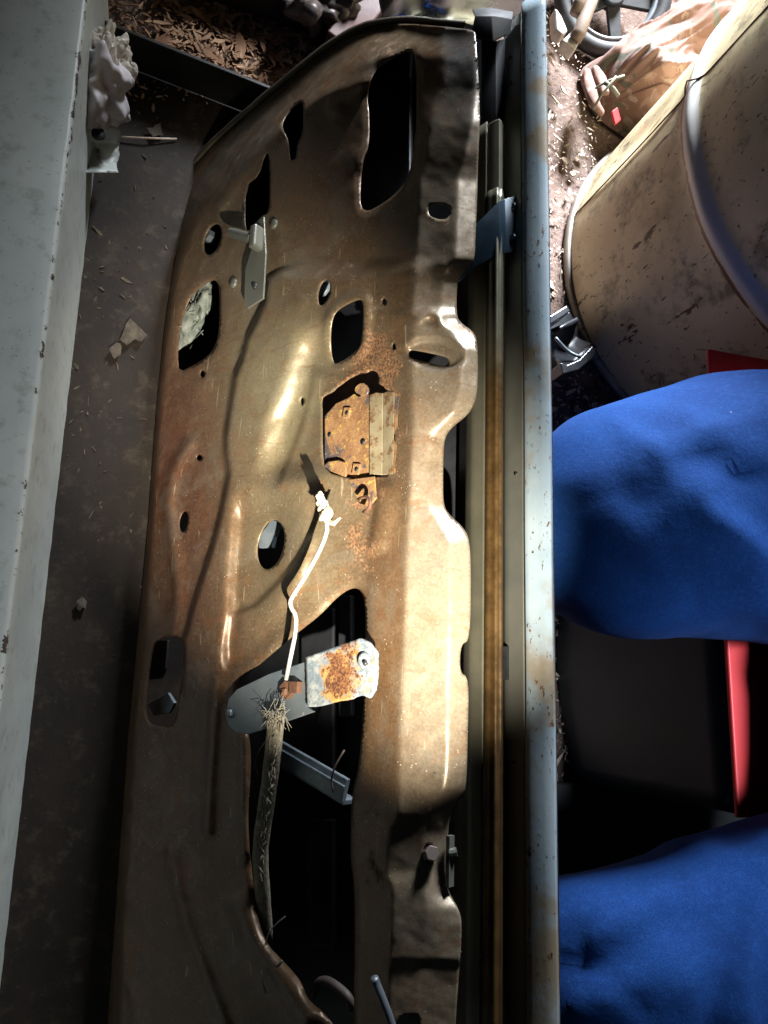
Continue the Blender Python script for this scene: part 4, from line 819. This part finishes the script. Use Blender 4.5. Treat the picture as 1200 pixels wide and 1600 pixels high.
bm = bmesh.new(); prism(bm, [atz(880, 62, .085), atz(896, 44, .085), atz(910, 56, .085), atz(900, 78, .085)], (0, 0, -.03)); o = bevel(from_bm('foot', bm, M_DIRTYW, chair, False), .004)
bm = bmesh.new(); prism(bm, [atz(868, 10, .05), atz(878, 24, .05), atz(888, 48, .05), atz(880, 54, .05), atz(871, 46, .05)], (0, 0, -.03)); bevel(from_bm('foot', bm, M_DIRTYW, chair, False), .004)
bm = bmesh.new(); c = atz(962, 182, .125); obox(bm, c, (.006, .006, 0), (-.006, .009, .004), (0, 0, .003)); bevel(from_bm('tag', bm, M_TAG, chair, False), .001)

pb = thing('plastic_bracket', tuple(atz(890, 545, 0)), 'dusty black plastic bracket wedged between the drum and the door', 'bracket')
zb = .10
def pbp(poly, z, d): bm = bmesh.new(); prism(bm, [atz(x, y, z) for x, y in poly], (0, 0, -d)); return bm
bevel(from_bm('jaw', pbp([(846, 502), (886, 477), (892, 486), (852, 512)], zb+.02, .05), M_BLKPL, pb, False), .002)
bm = bmesh.new(); rows = []
for k in range(11):
    t = k/10; x0, y0 = 850+28*t, 522+62*t; x1, y1 = 903+28*t-18*math.sin(t*3.14), 498+42*t+6*math.sin(t*3.14); z = zb-.035*math.sin(t*math.pi)
    rows.append([bm.verts.new(atz(x0, y0, z)), bm.verts.new(atz((x0+x1)/2, (y0+y1)/2, z-.012)), bm.verts.new(atz(x1, y1, z))])
for a, b in zip(rows, rows[1:]):
    for i in range(2): bm.faces.new((a[i], a[i+1], b[i+1], b[i]))
o = from_bm('curved_web', bm, M_BLKPL, pb); m = o.modifiers.new('sheet', 'SOLIDIFY'); m.thickness = .007; m.offset = 0
bevel(from_bm('jaw', pbp([(876, 566), (886, 570), (905, 562), (926, 540), (933, 548), (930, 556), (904, 578), (880, 584)], zb+.012, .05), M_BLKPL, pb, False), .002)
bevel(from_bm('base', pbp([(848, 512), (890, 486), (930, 552), (882, 584)], zb-.05, .04), M_BLKPL, pb, False), .002)
bm = bmesh.new(); tube(bm, [atz(*k) for k in smooth_path([(868, 528, zb+.002), (880, 542, zb-.008), (892, 552, zb-.008), (908, 558, zb+.004)], 2)], .003, 6); from_bm('pressed_rib', bm, M_ZINC, pb)

# ================================================================== litter
def chip_mesh(L, W, T, seed):
    r = random.Random(seed); bm = bmesh.new(); n = r.choice((4, 5, 6)); pts = []
    for i in range(n):
        a = 2*math.pi*i/n+r.uniform(-.3, .3); pts.append(Vector((math.cos(a)*L*r.uniform(.7, 1.1), math.sin(a)*W*r.uniform(.6, 1.2), r.uniform(-.2, .5)*T)))
    prism(bm, pts, (0, 0, -T)); bmesh.ops.recalc_face_normals(bm, faces=bm.faces); me = bpy.data.meshes.new('wood_chip'); bm.to_mesh(me); bm.free(); me.materials.append(M_CHIP); return me
chips = [chip_mesh(.012, .0045, .002, s) for s in range(4)]+[chip_mesh(.020, .003, .002, s) for s in range(4, 6)]+[chip_mesh(.009, .007, .003, s) for s in range(6, 9)]
big = [(851, 250), (862, 262), (857, 285), (872, 300), (855, 320), (868, 343), (858, 392), (862, 445), (858, 462), (856, 180), (868, 155), (880, 140), (860, 130), (890, 190), (872, 215), (905, 640), (915, 620), (930, 632), (890, 655), (876, 668), (900, 600), (864, 640), (872, 70), (858, 90), (884, 250), (908, 240), (895, 270), (925, 660), (870, 600), (868, 1215), (874, 1240), (872, 1190)]
for i, (x, y) in enumerate(big):
    o = bpy.data.objects.new('wood_chip', chips[i % len(chips)]); COL.objects.link(o); o.location = atz(x, y, .005); o.rotation_euler = (random.uniform(-.3, .3), random.uniform(-.3, .3), random.uniform(0, 6.3)); s = random.uniform(.7, 1.35); o.scale = (s, s, s)
    tag(o, 'pale wood chip on the dirt floor between door and drum', 'wood chip', 'wood chips on the dirt floor')
def litter(name, n, sampler, mat, lab, cat, sc):
    V_, F_ = [], []
    for _ in range(n):
        x, y = sampler(); c = atz(x, y, 0); L = random.lognormvariate(math.log(sc), .5); W = L*random.uniform(.12, .5); a = random.uniform(0, 6.28); z = random.uniform(.0, .005)
        u = Vector((math.cos(a), math.sin(a), random.uniform(-.25, .25))); v_ = Vector((-math.sin(a), math.cos(a), random.uniform(-.3, .3))); b = len(V_); T = Vector((0, 0, .0014))
        q = [c+Vector((0, 0, z+.002))+u*L*i+v_*W*j*random.uniform(.5, 1.2) for i, j in ((-1, -.6), (0, -1), (1, -.2), (.8, .5), (-.2, 1), (-.9, .5))]
        V_ += [tuple(p+T) for p in q]+[tuple(p) for p in q]; F_ += [tuple(b+i for i in range(6))]+[(b+i, b+6+i, b+6+(i+1) % 6, b+(i+1) % 6) for i in range(6)]
    me = bpy.data.meshes.new(name); me.from_pydata(V_, [], F_); tag(link(name, me, mat, None, False), lab, cat, kind='stuff')
litter('wood_shavings', 2600, lambda: (random.gauss(895, 55), random.uniform(-60, 1300)), M_CHIP, 'fine pale wood shavings strewn over the dirt floor', 'shavings', .0028)
litter('dry_leaf_litter', 500, lambda: (random.gauss(340, 90), random.gauss(62, 40)), M_LEAF, 'dry leaf litter on the dirt behind the standing plate', 'leaves', .007)
litter('leaf_crumbs', 1500, lambda: (random.uniform(120, 560), random.gauss(60, 60)), M_LEAF, 'crumbled leaves scattered on the dirt', 'leaves', .003)
litter('floor_crumbs', 260, lambda: (random.gauss(150, 60), random.gauss(520, 230)), M_SCRAP, 'grey crumbs and flakes on the dark floor sheet', 'debris', .0035)
for i, (x, y, L) in enumerate(((207, 520, .020), (183, 548, .012), (160, 235, .0), (128, 945, .009), (245, 205, .014))):
    if L:
        bm = bmesh.new(); r = random.Random(i); prism(bm, [atz(x, y, .012)+Vector((math.cos(a)*L*r.uniform(.45, 1.2), math.sin(a)*L*r.uniform(.45, 1.3), r.uniform(0, .004))) for a in np.linspace(0, 6.28, 11)[:-1]], (0, 0, -.002)); tag(from_bm('paper_scrap', bm, M_SHEETSCRAP, None, False), ['largest brown paper scrap on the dark sheet beside the door', 'small scrap just left of the largest paper scrap', '', 'tiny scrap on the dark sheet low beside the cabinet', 'curled scrap near the rounded corner of the door'][i], 'scrap')
bm = bmesh.new(); tube(bm, [atz(188, 214, .012), atz(230, 216, .014), atz(276, 217, .010)], .0016, 6); tag(from_bm('straw', bm, M_CHIP), 'thin straight straw lying on the dark sheet near the bundle', 'straw')
